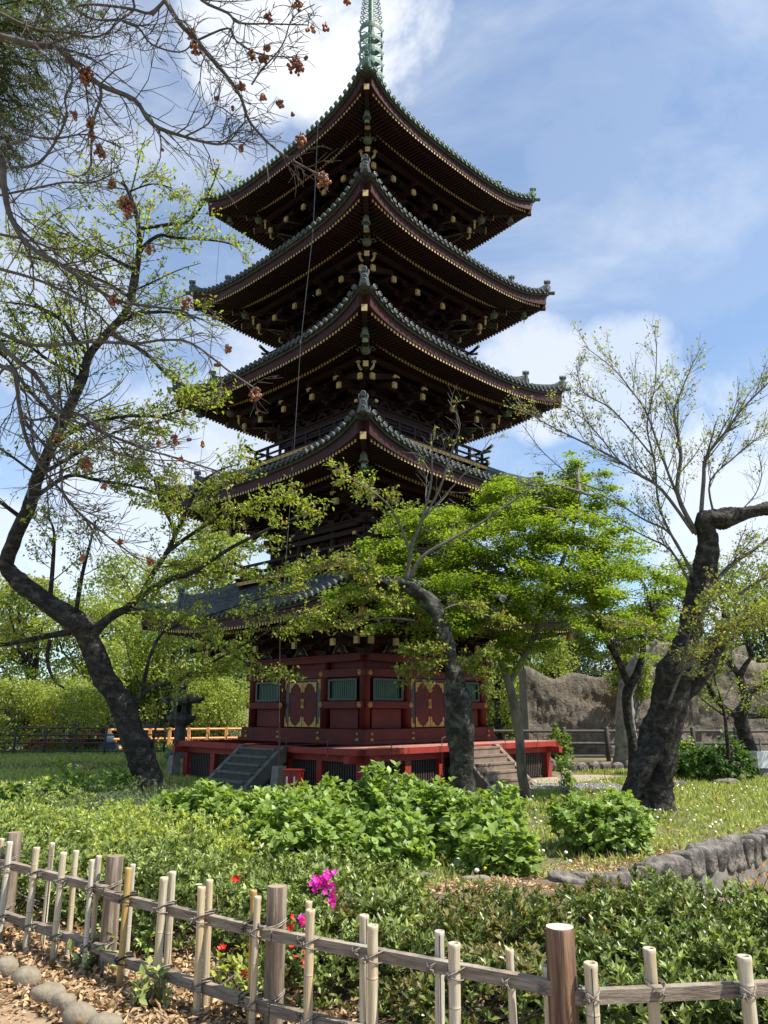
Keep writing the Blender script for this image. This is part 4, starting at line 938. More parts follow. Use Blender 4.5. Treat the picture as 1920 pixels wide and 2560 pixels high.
class Tree:
    def __init__(s, name, base, label, cat='tree', group=None, seed=1):
        s.o = empty(name, base, 0, label, cat, group); s.b = np.array(base, float); s.rs = np.random.RandomState(seed); s.tr = MB(); s.br = MB(); s.LP, s.LA = [], []
    def trunk(s, pts, rr, n=16, lump=0.1): return trunk_mesh(s.tr, pts, np.asarray(rr, float), s.rs, n, lump)
    def limb(s, pts, r0, r1, sides=7, wob=0.05, k=4):
        P = densify(pts, k); s.br.tube(P, np.linspace(r0, r1, len(P)), sides, wob=wob); return P, np.linspace(r0, r1, len(P))
    def twigs(s, P, R, n, L, levels=2, ang=(0.5, 1.1), up=0.25, start=0.2, leafy=1.0, kids=3, bias=None, flat=1.0, gap=0.12, rmin=0.004, wig=0.10):
        rs_ = s.rs; m = len(P); seg = np.gradient(P, axis=0)
        for q in range(n):
            f = start + (1 - start) * (q + rs_.uniform()) / n; i = min(m - 1, int(f * (m - 1))); t = seg[i] / (np.linalg.norm(seg[i]) + 1e-9)
            v = rs_.normal(size=3); v[2] *= flat; v -= t * v.dot(t); v /= np.linalg.norm(v) + 1e-9
            a = rs_.uniform(*ang); d = t * math.cos(a) + v * math.sin(a); d[2] = d[2] * (0.4 + 0.6 * flat) + up
            if bias is not None: d = d + np.asarray(bias)
            d /= np.linalg.norm(d); l = L * rs_.uniform(0.5, 1.1) * (1.1 - 0.5 * f); r = max(rmin, min(R[i] * 0.55, l * 0.014))
            k = 5; pts = [P[i]]; dd = d.copy()
            for _ in range(k - 1):
                dd = dd + rs_.normal(size=3) * wig * np.array([1, 1, 0.8]) + np.array([0, 0, up * 0.08]); dd /= np.linalg.norm(dd); pts.append(pts[-1] + dd * l / (k - 1))
            pts = np.array(pts); rr = np.linspace(r, max(rmin * 0.6, r * 0.35), k)
            s.br.tube(pts, rr, 4 if r > 0.012 else 3, cap=False)
            if levels > 1: s.twigs(pts, rr, kids, L * 0.52, levels - 1, ang, up * 0.7, 0.25, leafy, kids, None, flat, gap, rmin, wig)
            if leafy > 0 and levels <= 2:
                for g_ in np.arange(0.3, 1.001, max(0.02, gap / l)):
                    if rs_.uniform() < leafy:
                        x = g_ * (k - 1); j = min(k - 2, int(x)); p = pts[j] + (pts[j + 1] - pts[j]) * (x - j); s.LP.append(p); s.LA.append(pts[j + 1] - pts[j])
    def build(s, trunk_m, br_m, leaf_m=None, per=4, L=0.07, W=0.016, tip_m=None, tipfrac=0.0, droop=0.15, spread=0.04, up=1.6):
        if s.tr.n: s.tr.v = [np.concatenate(s.tr.v) - s.b]; to = s.tr.build('trunk', trunk_m, s.o, True)
        if s.br.n: s.br.v = [np.concatenate(s.br.v) - s.b]; s.br.build('branches', br_m, s.o, True)
        if leaf_m is not None and s.LP:
            P = np.repeat(np.array(s.LP) - s.b, per, 0); A0 = unit(np.repeat(np.array(s.LA), per, 0)); n = len(P)
            st = np.random.get_state(); np.random.seed(5)
            A = A0 * 0.5 + RS.normal(size=(n, 3)) * 0.75; A[:, 2] -= droop; N_ = rdir(n, up); L_ = L * RS.uniform(0.6, 1.15, n)
            P = P + RS.normal(size=(n, 3)) * spread
            if tipfrac > 0:
                k = RS.uniform(size=n) < tipfrac; leaves('young_leaves', P[k], A[k], N_[k], L_[k] * 0.8, L_[k] * W / L, tip_m, s.o); k = ~k
            else: k = np.ones(n, bool)
            leaves('leaves', P[k], A[k], N_[k], L_[k], L_[k] * W / L, leaf_m, s.o)
        return s.o
def UP(lst, dep, dd=None):
    """photo pixels (x,y[,depth]) to points"""
    return np.array([U(q[0], q[1], q[2] if len(q) > 2 else dep) for q in lst])

# --- left cherry: thick dark leaning trunk
T = Tree('cherry_tree', (-4.75, 16.0, 0.0), 'leaning cherry tree with thick black trunk and sparse fresh leaves left of the pagoda', seed=3)
D0 = 15.0
tp_ = UP([(392, 2075, 15.1), (376, 1985), (352, 1890), (322, 1820), (300, 1750), (262, 1690), (232, 1620), (205, 1570), (150, 1530), (95, 1490), (40, 1445), (5, 1400)], D0)
T.trunk(tp_, [0.38, 0.30, 0.27, 0.245, 0.235, 0.20, 0.19, 0.21, 0.185, 0.17, 0.15, 0.14], 22, 0.13)
def limbL(pxs, r0, r1, n, L, dep=15.0, **k):
    P, R = T.limb(UP(pxs, dep), r0, r1); T.twigs(P, R, n, L, **k); return P, R
a1 = dict(levels=2, kids=4, up=0.12, flat=0.45, gap=0.10, leafy=0.8)
P1, R1 = T.limb(UP([(10, 1415), (40, 1340), (75, 1260), (95, 1190), (130, 1110), (168, 1030), (205, 950), (222, 890), (271, 830), (320, 770), (342, 678), (347, 575), (325, 488), (305, 455)], 15), 0.145, 0.03, 10, 0.1)
T.twigs(P1, R1, 46, 2.0, **a1)
for pxs, r0, n, L in (([(320, 770), (345, 640), (395, 590), (434, 594), (542, 602), (590, 615)], 0.05, 14, 0.9), ([(347, 572), (430, 560), (477, 548), (520, 488), (548, 412)], 0.04, 10, 0.7),
        ([(271, 830), (330, 790), (400, 780), (450, 785), (510, 800)], 0.05, 12, 0.9), ([(222, 890), (190, 850), (146, 792), (80, 765), (0, 754)], 0.06, 16, 1.4),
        ([(150, 1060), (60, 960), (20, 900), (-30, 870)], 0.05, 12, 1.5), ([(271, 830), (360, 880), (410, 930), (450, 960), (510, 980)], 0.05, 12, 0.9),
        ([(130, 1110), (220, 1060), (320, 1040), (400, 1040), (470, 1020), (545, 1010)], 0.05, 20, 1.3), ([(95, 1190), (200, 1130), (290, 1080), (400, 1050)], 0.045, 16, 1.3),
        ([(80, 1250), (170, 1190), (240, 1200), (330, 1215), (420, 1240)], 0.05, 20, 1.3), ([(60, 1300), (-20, 1240), (-80, 1200)], 0.05, 8, 1.5), ([(205, 950), (120, 900), (60, 860), (-20, 850)], 0.045, 14, 1.4),
        ([(342, 678), (270, 640), (200, 600), (120, 570)], 0.04, 16, 1.2), ([(320, 740), (250, 700), (150, 660), (60, 640)], 0.04, 16, 1.2), ([(320, 480), (380, 460), (430, 470)], 0.02, 7, 0.8)):
    limbL(pxs, r0, 0.012, int(n * 1.15), L, **a1)
a2 = dict(levels=2, kids=5, up=0.06, flat=0.3, gap=0.075, leafy=0.95)
limbL([(225, 1600), (247, 1569), (284, 1537), (320, 1519), (362, 1482), (435, 1445), (481, 1432), (582, 1367), (700, 1310), (770, 1285)], 0.11, 0.015, 26, 1.2, **a2)
limbL([(357, 1482), (385, 1430), (412, 1390), (440, 1335), (470, 1270), (500, 1210), (550, 1175), (600, 1160)], 0.06, 0.012, 24, 1.1, **a2)
limbL([(412, 1385), (480, 1335), (560, 1290), (640, 1260), (700, 1235)], 0.045, 0.012, 16, 1.0, **a2)
limbL([(440, 1330), (400, 1250), (380, 1190), (330, 1150)], 0.04, 0.012, 14, 1.1, **a2)
limbL([(334, 1798), (357, 1729), (440, 1702), (486, 1679), (563, 1638), (687, 1569), (760, 1530)], 0.05, 0.010, 26, 1.2, **a2)
limbL([(357, 1725), (372, 1650), (400, 1590), (430, 1570), (520, 1540), (640, 1500), (760, 1475)], 0.04, 0.010, 16, 0.9, **a2)
limbL([(420, 1585), (520, 1600), (620, 1660), (715, 1700)], 0.02, 0.008, 16, 0.7, **a2)
limbL([(481, 1432), (560, 1430), (650, 1445), (740, 1440)], 0.03, 0.010, 11, 0.7, **a2)
limbL([(175, 1580), (120, 1590), (64, 1601), (0, 1612), (-60, 1600)], 0.07, 0.03, 10, 1.0, **a1)
limbL([(125, 1600), (118, 1650), (135, 1700), (160, 1720)], 0.045, 0.02, 4, 0.6, **a1)
limbL([(125, 1500), (133, 1400), (135, 1330), (120, 1290)], 0.05, 0.015, 12, 1.0, **a1)
limbL([(190, 1530), (205, 1440), (225, 1360), (240, 1300)], 0.05, 0.015, 12, 1.1, **a1)
limbL([(380, 1870), (395, 1790), (415, 1700)], 0.03, 0.01, 5, 0.6, **a1)
T.build(M['bark'], M['bark'], M['cherryleaf'], per=3, L=0.10, W=0.024, tip_m=M['bronzeleaf'], tipfrac=0.16)

# --- middle cherry with sawn limb
T = Tree('cherry_tree', (1.6, 16.2, 0.0), 'pollarded cherry tree with one short sawn limb in front of the pagoda', seed=8)
D0 = 15.6
tp_ = UP([(1160, 2010, 15.7), (1156, 1955), (1153, 1880), (1150, 1800), (1146, 1745), (1138, 1700), (1124, 1649), (1107, 1572), (1084, 1515), (1040, 1478), (984, 1453)], D0)
P, R = T.trunk(tp_, [0.30, 0.255, 0.24, 0.245, 0.24, 0.18, 0.13, 0.145, 0.165, 0.16, 0.13], 20, 0.14)
e = tp_[-1] + (tp_[-1] - tp_[-2]) / np.linalg.norm(tp_[-1] - tp_[-2]) * 0.012; ax = (tp_[-1] - tp_[-2]); ax /= np.linalg.norm(ax); a_ = np.cross(ax, [0, 0, 1.0]); a_ /= np.linalg.norm(a_); b_ = np.cross(a_, ax)
cu = MB(); cu.lathe(e - T.b, [(0.13, -0.02), (0.125, 0.004), (0.06, 0.008)], 18, np.stack([a_, b_, ax], 1)); cu.build('sawn_end', M['cutwood'], T.o)
def limbM(pxs, r0, r1, n, L, dep=15.6, **k):
    P, R = T.limb(UP(pxs, dep), r0, r1, 6, 0.03); T.twigs(P, R, n, L, **k); return P, R
bare = dict(levels=2, kids=3, up=0.2, flat=0.8, gap=0.15, leafy=0.05)
lf = dict(levels=2, kids=4, up=0.08, flat=0.35, gap=0.08, leafy=0.9)
limbM([(1015, 1457), (1030, 1365), (1053, 1304), (1076, 1219), (1080, 1150), (1078, 1085)], 0.05, 0.008, 12, 1.1, **bare)
limbM([(1062, 1290), (1100, 1220), (1125, 1140), (1150, 1060), (1120, 1000)], 0.03, 0.006, 9, 0.8, **bare)
limbM([(1053, 1304), (1120, 1230), (1190, 1150), (1230, 1090)], 0.02, 0.005, 9, 0.8, **bare)
limbM([(1019, 1453), (1061, 1388), (1126, 1350), (1203, 1307), (1280, 1254), (1338, 1215), (1420, 1190)], 0.045, 0.008, 10, 0.9, **bare)
limbM([(1030, 1395), (992, 1296), (954, 1246), (896, 1208), (838, 1173)], 0.03, 0.006, 18, 0.7, levels=2, kids=4, up=0.1, flat=0.5, gap=0.08, leafy=0.6)
limbM([(1008, 1480), (954, 1450), (896, 1419), (820, 1411), (740, 1440)], 0.035, 0.006, 20, 0.8, **lf)
limbM([(1038, 1551), (954, 1545), (858, 1561), (800, 1573), (720, 1560)], 0.025, 0.005, 16, 0.7, **lf)
limbM([(1070, 1530), (1000, 1500), (930, 1490), (850, 1500)], 0.02, 0.005, 14, 0.6, **lf)
limbM([(1092, 1535), (1146, 1511), (1203, 1534), (1280, 1557)], 0.03, 0.006, 14, 0.5, **lf)
limbM([(1119, 1650), (1069, 1668), (1015, 1680)], 0.02, 0.005, 12, 0.6, **lf)
limbM([(1134, 1688), (1088, 1626), (1023, 1626)], 0.02, 0.005, 12, 0.6, **lf)
limbM([(1134, 1688), (1180, 1640), (1240, 1625)], 0.02, 0.005, 10, 0.5, **lf)
limbM([(1150, 1700), (1200, 1690), (1230, 1720)], 0.02, 0.005, 10, 0.45, **lf)
T.build(M['barkmoss'], M['barkgrey'], M['cherryleaf'], per=4, L=0.10, W=0.025, tip_m=M['bronzeleaf'], tipfrac=0.25)

# --- right old cherry
T = Tree('cherry_tree', (5.6, 17.0, 0.0), 'huge gnarled black cherry tree at right with thick sawn limb pointing right', seed=12)
D0 = 16.0
tp_ = UP([(1630, 2050, 16.0), (1622, 2000), (1636, 1930), (1648, 1870), (1662, 1790), (1682, 1700), (1706, 1640), (1722, 1590), (1738, 1530), (1750, 1470), (1762, 1420), (1768, 1370), (1772, 1330)], D0)
T.trunk(tp_, [0.56, 0.46, 0.385, 0.375, 0.39, 0.39, 0.34, 0.25, 0.235, 0.225, 0.215, 0.20, 0.18], 26, 0.13)
T.trunk(UP([(1545, 2040, 15.6), (1580, 1975, 15.7), (1625, 1880, 15.8), (1650, 1800, 16)], 16), [0.16, 0.2, 0.22, 0.16], 12, 0.1)
T.trunk(UP([(1690, 1760), (1745, 1680), (1790, 1610), (1800, 1560)], 16.2), [0.2, 0.22, 0.16, 0.08], 12, 0.2)
tl = UP([(1770, 1345), (1765, 1305), (1790, 1298), (1818, 1292), (1850, 1286), (1896, 1277), (1920, 1272)], 16)
T.trunk(tl, [0.2, 0.22, 0.21, 0.19, 0.165, 0.15, 0.155], 16, 0.16)
ax = (tl[-1] - tl[-2]); ax /= np.linalg.norm(ax); a_ = np.cross(ax, [0, 0, 1.0]); a_ /= np.linalg.norm(a_); b_ = np.cross(a_, ax)
cu = MB(); cu.lathe(tl[-1] + ax * 0.012 - T.b, [(0.14, -0.02), (0.135, 0.004), (0.06, 0.008)], 18, np.stack([a_, b_, ax], 1)); cu.build('sawn_end', M['cutwood'], T.o)
def c5(l): return [(1250 + x * 0.4039, 800 + y * 0.4039) for x, y in l]
sh = dict(levels=2, kids=4, up=0.28, flat=0.9, gap=0.11, leafy=0.42, ang=(0.35, 0.8))
def limbR(pxs, r0, n, L, r1=0.007, dep=16, **k):
    P, R = T.limb(UP(pxs, dep), r0 * 0.62, r1, 6, 0.03); T.twigs(P, R, int(n * 1.5), L, **k)
limbR(c5([(1240, 1260), (1260, 1000), (1275, 850), (1390, 700), (1500, 550), (1650, 400), (1720, 330)]), 0.075, 20, 1.3, **sh)
limbR(c5([(1210, 1310), (1100, 1080), (1120, 850), (1100, 700), (1080, 560), (1130, 420), (1190, 280)]), 0.085, 20, 1.1, **sh)
limbR(c5([(1215, 1330), (1150, 1200), (1060, 1000), (960, 720), (900, 560), (800, 420), (700, 300), (520, 160)]), 0.05, 20, 1.1, **sh)
limbR(c5([(1220, 1600), (1060, 1330), (980, 1130), (960, 900), (910, 650), (960, 400), (970, 130)]), 0.05, 18, 1.0, **sh)
limbR(c5([(1200, 1600), (1060, 1330), (900, 1240), (750, 1150), (600, 1070)]), 0.05, 10, 0.9, **sh)
limbR(c5([(1200, 1320), (1000, 1050), (850, 950), (700, 850), (480, 740), (300, 650), (130, 550)]), 0.06, 24, 1.0, **sh)
limbR(c5([(1320, 1190), (1300, 1000), (1450, 850), (1600, 730), (1700, 690)]), 0.04, 14, 0.9, **sh)
limbR(c5([(1180, 1640), (1060, 1430), (900, 1340), (700, 1240)]), 0.05, 8, 0.9, **sh)
limbR(c5([(950, 850), (700, 560), (520, 450), (470, 270)]), 0.03, 12, 0.8, **sh)
limbR(c5([(760, 900), (600, 700), (500, 600), (350, 500)]), 0.025, 12, 0.8, **sh)
limbR(c5([(640, 1060), (480, 1000), (380, 920), (250, 800), (140, 650)]), 0.02, 9, 0.7, levels=2, kids=3, up=0.2, flat=0.9, gap=0.2, leafy=0.05)
limbR(c5([(1470, 1200), (1580, 1080), (1620, 950), (1600, 830)]), 0.02, 8, 0.7, levels=2, kids=3, up=0.2, flat=0.9, gap=0.2, leafy=0.1)
limbR(c5([(1330, 1620), (1450, 1500), (1560, 1430), (1700, 1320)]), 0.09, 12, 1.0, r1=0.03, levels=2, kids=4, up=0.1, flat=0.5, gap=0.09, leafy=0.7)
limbR(c5([(1480, 1700), (1560, 1640), (1659, 1590), (1760, 1560)]), 0.06, 12, 1.0, r1=0.03, levels=2, kids=4, up=0.1, flat=0.5, gap=0.09, leafy=0.8)
rl = dict(levels=2, kids=4, up=0.02, flat=0.35, gap=0.09, leafy=0.75, dep=14.8)
limbR([(1672, 1760), (1700, 1690), (1740, 1640), (1800, 1580), (1870, 1540), (1940, 1500)], 0.05, 24, 0.9, **rl)
limbR([(1700, 1680), (1730, 1570), (1760, 1530), (1800, 1480)], 0.03, 16, 0.8, **rl)
limbR([(1735, 1650), (1640, 1580), (1580, 1560), (1510, 1545)], 0.015, 10, 0.5, **rl)
limbR([(1760, 1600), (1840, 1570), (1930, 1560)], 0.02, 14, 0.7, **rl)
T.build(M['bark'], M['barkgrey'], M['cherryleaf'], per=3, L=0.08, W=0.019, tip_m=M['bronzeleaf'], tipfrac=0.3)

# --- maples: layered pads of fine leaves
def pads_tree(T, fork, pads, dens, L, W, m_, tr_m, flat=0.32, limbr=0.05, up=2.0):
    PP, AA, NN = [], [], []
    fork = np.asarray(fork)
    for (c, r) in pads:
        c = np.asarray(c, float); f = fork[T.rs.randint(len(fork))] if len(fork) > 1 else fork[0]
        j = np.argmin(np.linalg.norm(fork - c, axis=1)); f = fork[j]
        P = wander(f, c + np.array([0, 0, -0.1 * r]), 7, 0.05 * np.linalg.norm(c - f) * 0.3, T.rs, 0.06 * np.linalg.norm(c - f)); T.br.tube(densify(P, 2), np.linspace(limbr, 0.012, 13), 6, wob=0.05)
        for q in range(int(7 * r)):
            e = c + T.rs.normal(size=3) * r * np.array([0.55, 0.55, 0.16]); T.br.tube(wander(P[4 if q % 2 else 5], e, 5, 0.05, T.rs), [0.014, 0.011, 0.009, 0.006, 0.004], 3, cap=False)
        n = int(dens * r * r); ns = max(6, int(20 * r * r))
        sub = c + T.rs.normal(size=(ns, 3)) * r * np.array([0.50, 0.50, flat * 0.85]); sub[:, 2] += (sub[:, 0] - c[0]) * T.rs.uniform(-.3, .3) + (sub[:, 1] - c[1]) * T.rs.uniform(-.3, .3); k = T.rs.randint(ns, size=n); q = T.rs.normal(size=(n, 3)); sr = T.rs.uniform(0.14, 0.22, ns) * r ** 0.5
        p = sub[k] + q * sr[k][:, None] * np.array([1, 1, 0.36]); p[:, 2] -= 0.10 * ((p[:, 0] - c[0]) ** 2 + (p[:, 1] - c[1]) ** 2) / r
        PP.append(p); a = T.rs.normal(size=(n, 3)); a[:, 2] = a[:, 2] * 0.3 - 0.25; AA.append(a); nn = T.rs.normal(size=(n, 3)) * 0.45; nn[:, 2] += 1; NN.append(nn)
    P, A, N_ = (np.concatenate(x) for x in (PP, AA, NN)); n = len(P)
    T.br.v = [np.concatenate(T.br.v) - T.b]; T.br.build('branches', tr_m, T.o, True)
    if T.tr.n: T.tr.v = [np.concatenate(T.tr.v) - T.b]; T.tr.build('trunk', tr_m, T.o, True)
    L_ = L * T.rs.uniform(0.6, 1.2, n); leaves('leaves', P - T.b, A, unit(N_), L_, L_ * W, m_, T.o, 0.15)
T = Tree('maple_tree', (3.2, 19.1, 0), 'bright green maple with smooth forked pale trunk before the brown pagoda steps', seed=21)
T.trunk(UP([(1319, 2035, 18.0), (1315, 1990), (1304, 1927), (1298, 1840), (1284, 1754), (1270, 1702), (1250, 1645), (1243, 1590), (1262, 1520), (1290, 1450)], 18), [0.17, 0.125, 0.11, 0.105, 0.11, 0.10, 0.075, 0.065, 0.05, 0.035], 14, 0.05)
T.trunk(UP([(1272, 1710), (1313, 1637), (1339, 1580), (1362, 1500), (1400, 1420), (1420, 1360), (1440, 1290), (1450, 1230)], 18), [0.07, 0.075, 0.065, 0.055, 0.05, 0.04, 0.03, 0.02], 12, 0.06)
fk = UP([(1250, 1640), (1243, 1590), (1262, 1520), (1290, 1450), (1339, 1580), (1362, 1500), (1400, 1420), (1420, 1360), (1440, 1290), (1450, 1230)], 18)
pl = [(930, 1420, 0.75, 17), (990, 1360, 0.7, 17.4), (1060, 1310, 0.8, 17.6), (1130, 1300, 0.75, 18.2), (1040, 1420, 0.9, 17.2), (1140, 1390, 1.0, 17.5), (1000, 1500, 0.75, 17), (1110, 1490, 0.95, 17.2), (1200, 1460, 1.0, 17.4), (1080, 1560, 0.8, 17), (1180, 1560, 0.85, 17.2),
      (1250, 1260, 0.9, 18.5), (1290, 1210, 0.65, 19), (1330, 1310, 1.0, 18), (1250, 1360, 1.0, 17.6), (1390, 1260, 0.9, 19), (1450, 1200, 0.65, 19.3), (1495, 1250, 0.65, 19), (1535, 1330, 0.5, 18.5), (1460, 1340, 1.0, 18), (1350, 1430, 1.1, 17.5), (1460, 1430, 0.9, 18), (1290, 1530, 0.9, 17.5), (1400, 1530, 0.85, 17.7),
      (1230, 1620, 0.6, 17.4), (1350, 1600, 0.6, 17.8), (1160, 1200 + 230, 0.8, 18.6), (1300, 1270, 0.8, 19.4), (1400, 1350, 0.9, 19.2), (1500, 1500, 0.65, 18.4), (1440, 1160, 0.35, 19.2), (880, 1480, 0.5, 17)]
pads_tree(T, fk, [(U(x, y, d_), r_) for x, y, r_, d_ in pl], 3800, 0.092, 0.30, M['maple'], M['barkpale'])
T = Tree('maple_tree', (6.1, 20.2, 0), 'thin dark-trunked maple standing directly left of the huge cherry trunk', seed=22)
T.trunk(UP([(1580, 2000, 19), (1584, 1930), (1583, 1862), (1570, 1797), (1568, 1732), (1590, 1690), (1606, 1640), (1610, 1590), (1635, 1540)], 19), [0.17, 0.14, 0.12, 0.115, 0.12, 0.1, 0.08, 0.06, 0.04], 12, 0.05)
T.trunk(UP([(1575, 1725), (1545, 1650), (1510, 1590), (1498, 1540), (1490, 1480)], 19), [0.08, 0.085, 0.06, 0.05, 0.03], 10, 0.05)
fk = UP([(1590, 1690), (1610, 1590), (1635, 1540), (1545, 1650), (1510, 1590), (1498, 1540), (1490, 1480)], 19)
pl = [(1500, 1440, 0.8, 20), (1580, 1400, 0.7, 20.5), (1640, 1440, 0.8, 20), (1560, 1490, 1.0, 19), (1640, 1530, 0.9, 19.5), (1480, 1540, 0.8, 19.5), (1420, 1480, 0.7, 20), (1570, 1590, 0.8, 19), (1660, 1480, 0.6, 20), (1470, 1610, 0.5, 19.5), (1660, 1590, 0.6, 20), (1700, 1420, 0.5, 21)]
pads_tree(T, fk, [(U(x, y, d_), r_) for x, y, r_, d_ in pl], 3300, 0.088, 0.30, M['maple'], M['bark'])

# ------------------------------------------------------------------ shrubs
def shrub(name, x, y, rx, ry, h, label, cat, leaf_m, n, L, W, whorl=6, seed=0, group=None, second=None, sec=0.2, shape=4, flowers=None, spiky=0.12, stem_m=None, upw=0.5, lump=0.17, rot=0.0, ground=None, hollow=0.22):
    rs_ = np.random.RandomState(seed + 100); z0 = float(G(x, y)) if ground is None else ground; o = empty(name, (x, y, z0), rot, label, cat, group)
    th = rs_.uniform(0, 2 * PI, n); cz = rs_.uniform(0.0, 1, n) ** 0.75; el = np.arcsin(cz)
    v = np.stack([np.cos(th) * np.cos(el), np.sin(th) * np.cos(el), np.sin(el)], 1)
    ph = rs_.uniform(0, 6.3, 8)
    k = 1 + lump * (np.sin(v[:, 0] * 5 / 1 + ph[0]) + np.sin(v[:, 1] * 5 + ph[1]) + np.sin(v[:, 0] * 9 + v[:, 2] * 7 + ph[2]) * 0.8 + np.sin(v[:, 1] * 11 - v[:, 2] * 6 + ph[3]) * 0.8 + np.sin(th * 3 + ph[4]) * 0.5) + rs_.uniform(-hollow, spiky, n)
    c = np.sign(v) * np.abs(v) ** 0.8 * k[:, None] * np.array([rx, ry, h * 0.92]); c[:, 2] += h * 0.06
    c[:, 2] = np.maximum(c[:, 2], 0.04) * (h / np.percentile(c[:, 2], 93))
    ax = unit(v * np.array([0.7, 0.7, 1.0]) + np.array([0, 0, upw]) + rs_.normal(size=(n, 3)) * 0.22)
    # whorl of leaves round the shoot axis
    P = np.repeat(c, whorl, 0); AX = np.repeat(ax, whorl, 0); m = len(P)
    s1 = unit(np.cross(AX, rdir(m))); open_ = rs_.uniform(0.4, 1.35, m)[:, None]
    A = unit(AX * np.cos(open_) + s1 * np.sin(open_)); Nn = unit(AX * 1.0 - s1 * 0.35 + rs_.normal(size=(m, 3)) * 0.25); P = P - AX * rs_.uniform(0, 0.9, m)[:, None] * L * 0.6
    L_ = L * rs_.uniform(0.6, 1.15, m); sel = np.repeat(rs_.uniform(size=n) < (sec if second is not None else 0), whorl)
    leaves('leaves', P[~sel], A[~sel], Nn[~sel], L_[~sel], L_[~sel] * W, leaf_m, o, 0.2, shape)
    if sel.any(): leaves('new_leaves', P[sel] + AX[sel] * 0.02, A[sel], Nn[sel], L_[sel], L_[sel] * W, second, o, 0.2, shape)
    st = MB(); nb = int(18 + 22 * rx)
    for q in range(nb):
        i = rs_.randint(n); e = c[i]; b = np.array([e[0] * 0.25, e[1] * 0.25, -0.02]); mid = (b + e) / 2 + rs_.normal(size=3) * 0.05; st.tube([b, mid, e], [0.011, 0.007, 0.003], 4, cap=False)
    st.build('stems', stem_m or M['barkgrey'], o)
    return o, c, ax
def flower(o, c, m_, r, n, rs_, loc_cent, spread):
    P, A, N_ = [], [], []
    for q in range(n):
        cc = np.asarray(loc_cent) + rs_.normal(size=3) * spread; ax = unit((rs_.normal(size=(1, 3)) * 0.6 + np.array([[0, -0.7, 0.6]])))[0]
        s1 = np.cross(ax, [0.1, 0.2, 1.0]); s1 /= np.linalg.norm(s1); s2 = np.cross(ax, s1)
        for a in range(5):
            d = s1 * math.cos(a * 1.2566) + s2 * math.sin(a * 1.2566); P.append(cc); A.append(d * 0.85 + ax * 0.45); N_.append(ax)
    P, A, N_ = map(np.array, (P, A, N_)); return leaves('flowers', P, A, N_, r, r * 0.36, m_, o, 0.1)
rsf = np.random.RandomState(77)
SH = []
def az(x, y, rx, ry, h, label, m_, n, second=None, sec=0.2, L=0.052, **k):
    n = int(n * (0.72 if m_ is not M['azadark'] else 0.66))
    r = shrub('azalea_bush', x, y, rx, ry, h, label, 'bush', m_, n, L, 0.20, 8, seed=len(SH), group='azalea bushes behind the bamboo fence', second=second, sec=sec, **k); SH.append(r); return r
Lt, Ye, Dk, Bn = M['azalight'], M['azayellow'], M['azadark'], M['azabrown']
az(-4.9, 9.0, 1.2, 1.0, 0.70, 'pale green azalea mound at the far left edge behind the second fence post', Lt, 5200, Ye, .15)
az(-3.35, 8.9, 1.15, 1.0, 0.72, 'pale green azalea mound just left of the leaning black trunk base', Lt, 5200, Ye, .2)
az(-2.95, 8.2, 0.75, 0.7, 0.66, 'pale green azalea mound in front of the leaning black trunk', Lt, 3400, Ye, .25)
az(-3.4, 7.6, 0.95, 0.8, 0.56, 'dense green azalea right behind the second log post from the left', Lt, 4200, Dk, .35)
az(-1.95, 7.4, 0.55, 0.55, 0.62, 'yellow-green azalea with upright golden shoots between pale mounds and hydrangeas', Ye, 2400, Lt, .4, spiky=0.35, upw=1.0)
az(-2.15, 6.95, 0.9, 0.65, 0.50, 'green azalea growing close behind the yellow bamboo cane on the left', Lt, 3600, Dk, .45)
b1 = az(-1.15, 6.3, 0.8, 0.6, 0.50, 'green azalea with one small red bloom near its top', Lt, 3600, Dk, .45)
b2 = az(-0.35, 6.0, 0.62, 0.55, 0.46, 'azalea with a cluster of magenta flowers at its right side', Dk, 2900, Lt, .45)
b3 = az(-0.2, 5.2, 0.55, 0.42, 0.40, 'low azalea with scattered red flowers behind the third log post', Dk, 1900, Lt, .35)
az(0.35, 5.55, 0.70, 0.5, 0.36, 'bronzed azalea hedge section with brownish leaves, left one', Bn, 3200, Dk, .3)
az(1.15, 5.35, 0.60, 0.5, 0.36, 'bronzed azalea hedge section with thin twigs next to the dark hedge', Bn, 2800, Dk, .5)
az(0.55, 4.8, 0.6, 0.4, 0.38, 'dark leafy azalea low behind the tall cane left of the tallest post', Dk, 2300, Bn, .35)
az(1.95, 5.15, 0.75, 0.6, 0.41, 'dark glossy clipped azalea directly behind the reddish-brown fence post', Dk, 4400, Lt, .16)
az(2.95, 5.25, 0.80, 0.6, 0.42, 'dark glossy clipped azalea in the middle of the right-hand hedge', Dk, 4700, Lt, .14)
az(4.0, 5.5, 0.8, 0.7, 0.43, 'dark glossy clipped azalea at the right frame edge beside the channel', Dk, 4400, Lt, .14)
az(1.45, 5.75, 0.62, 0.5, 0.36, 'dark azalea bridging the bronzed hedge and the glossy clipped one', Dk, 3000, Bn, .3)
az(2.4, 5.9, 0.6, 0.45, 0.36, 'dark azalea at the back of the right-hand hedge before the rock edge', Dk, 2800, Lt, .2)
az(1.55, 4.55, 0.55, 0.4, 0.36, 'low front azalea between the reddish-brown post and the rail', Dk, 2600, Lt, .2)
az(2.4, 4.6, 0.6, 0.4, 0.37, 'low front azalea with pale pointed shoots above the right-hand rail', Dk, 2800, Ye, .12)
az(3.2, 4.75, 0.6, 0.42, 0.38, 'low front azalea behind the rightmost bamboo cane', Dk, 2500, Lt, .15)
def rel(o, p): return np.asarray(p) - np.array(o.location)
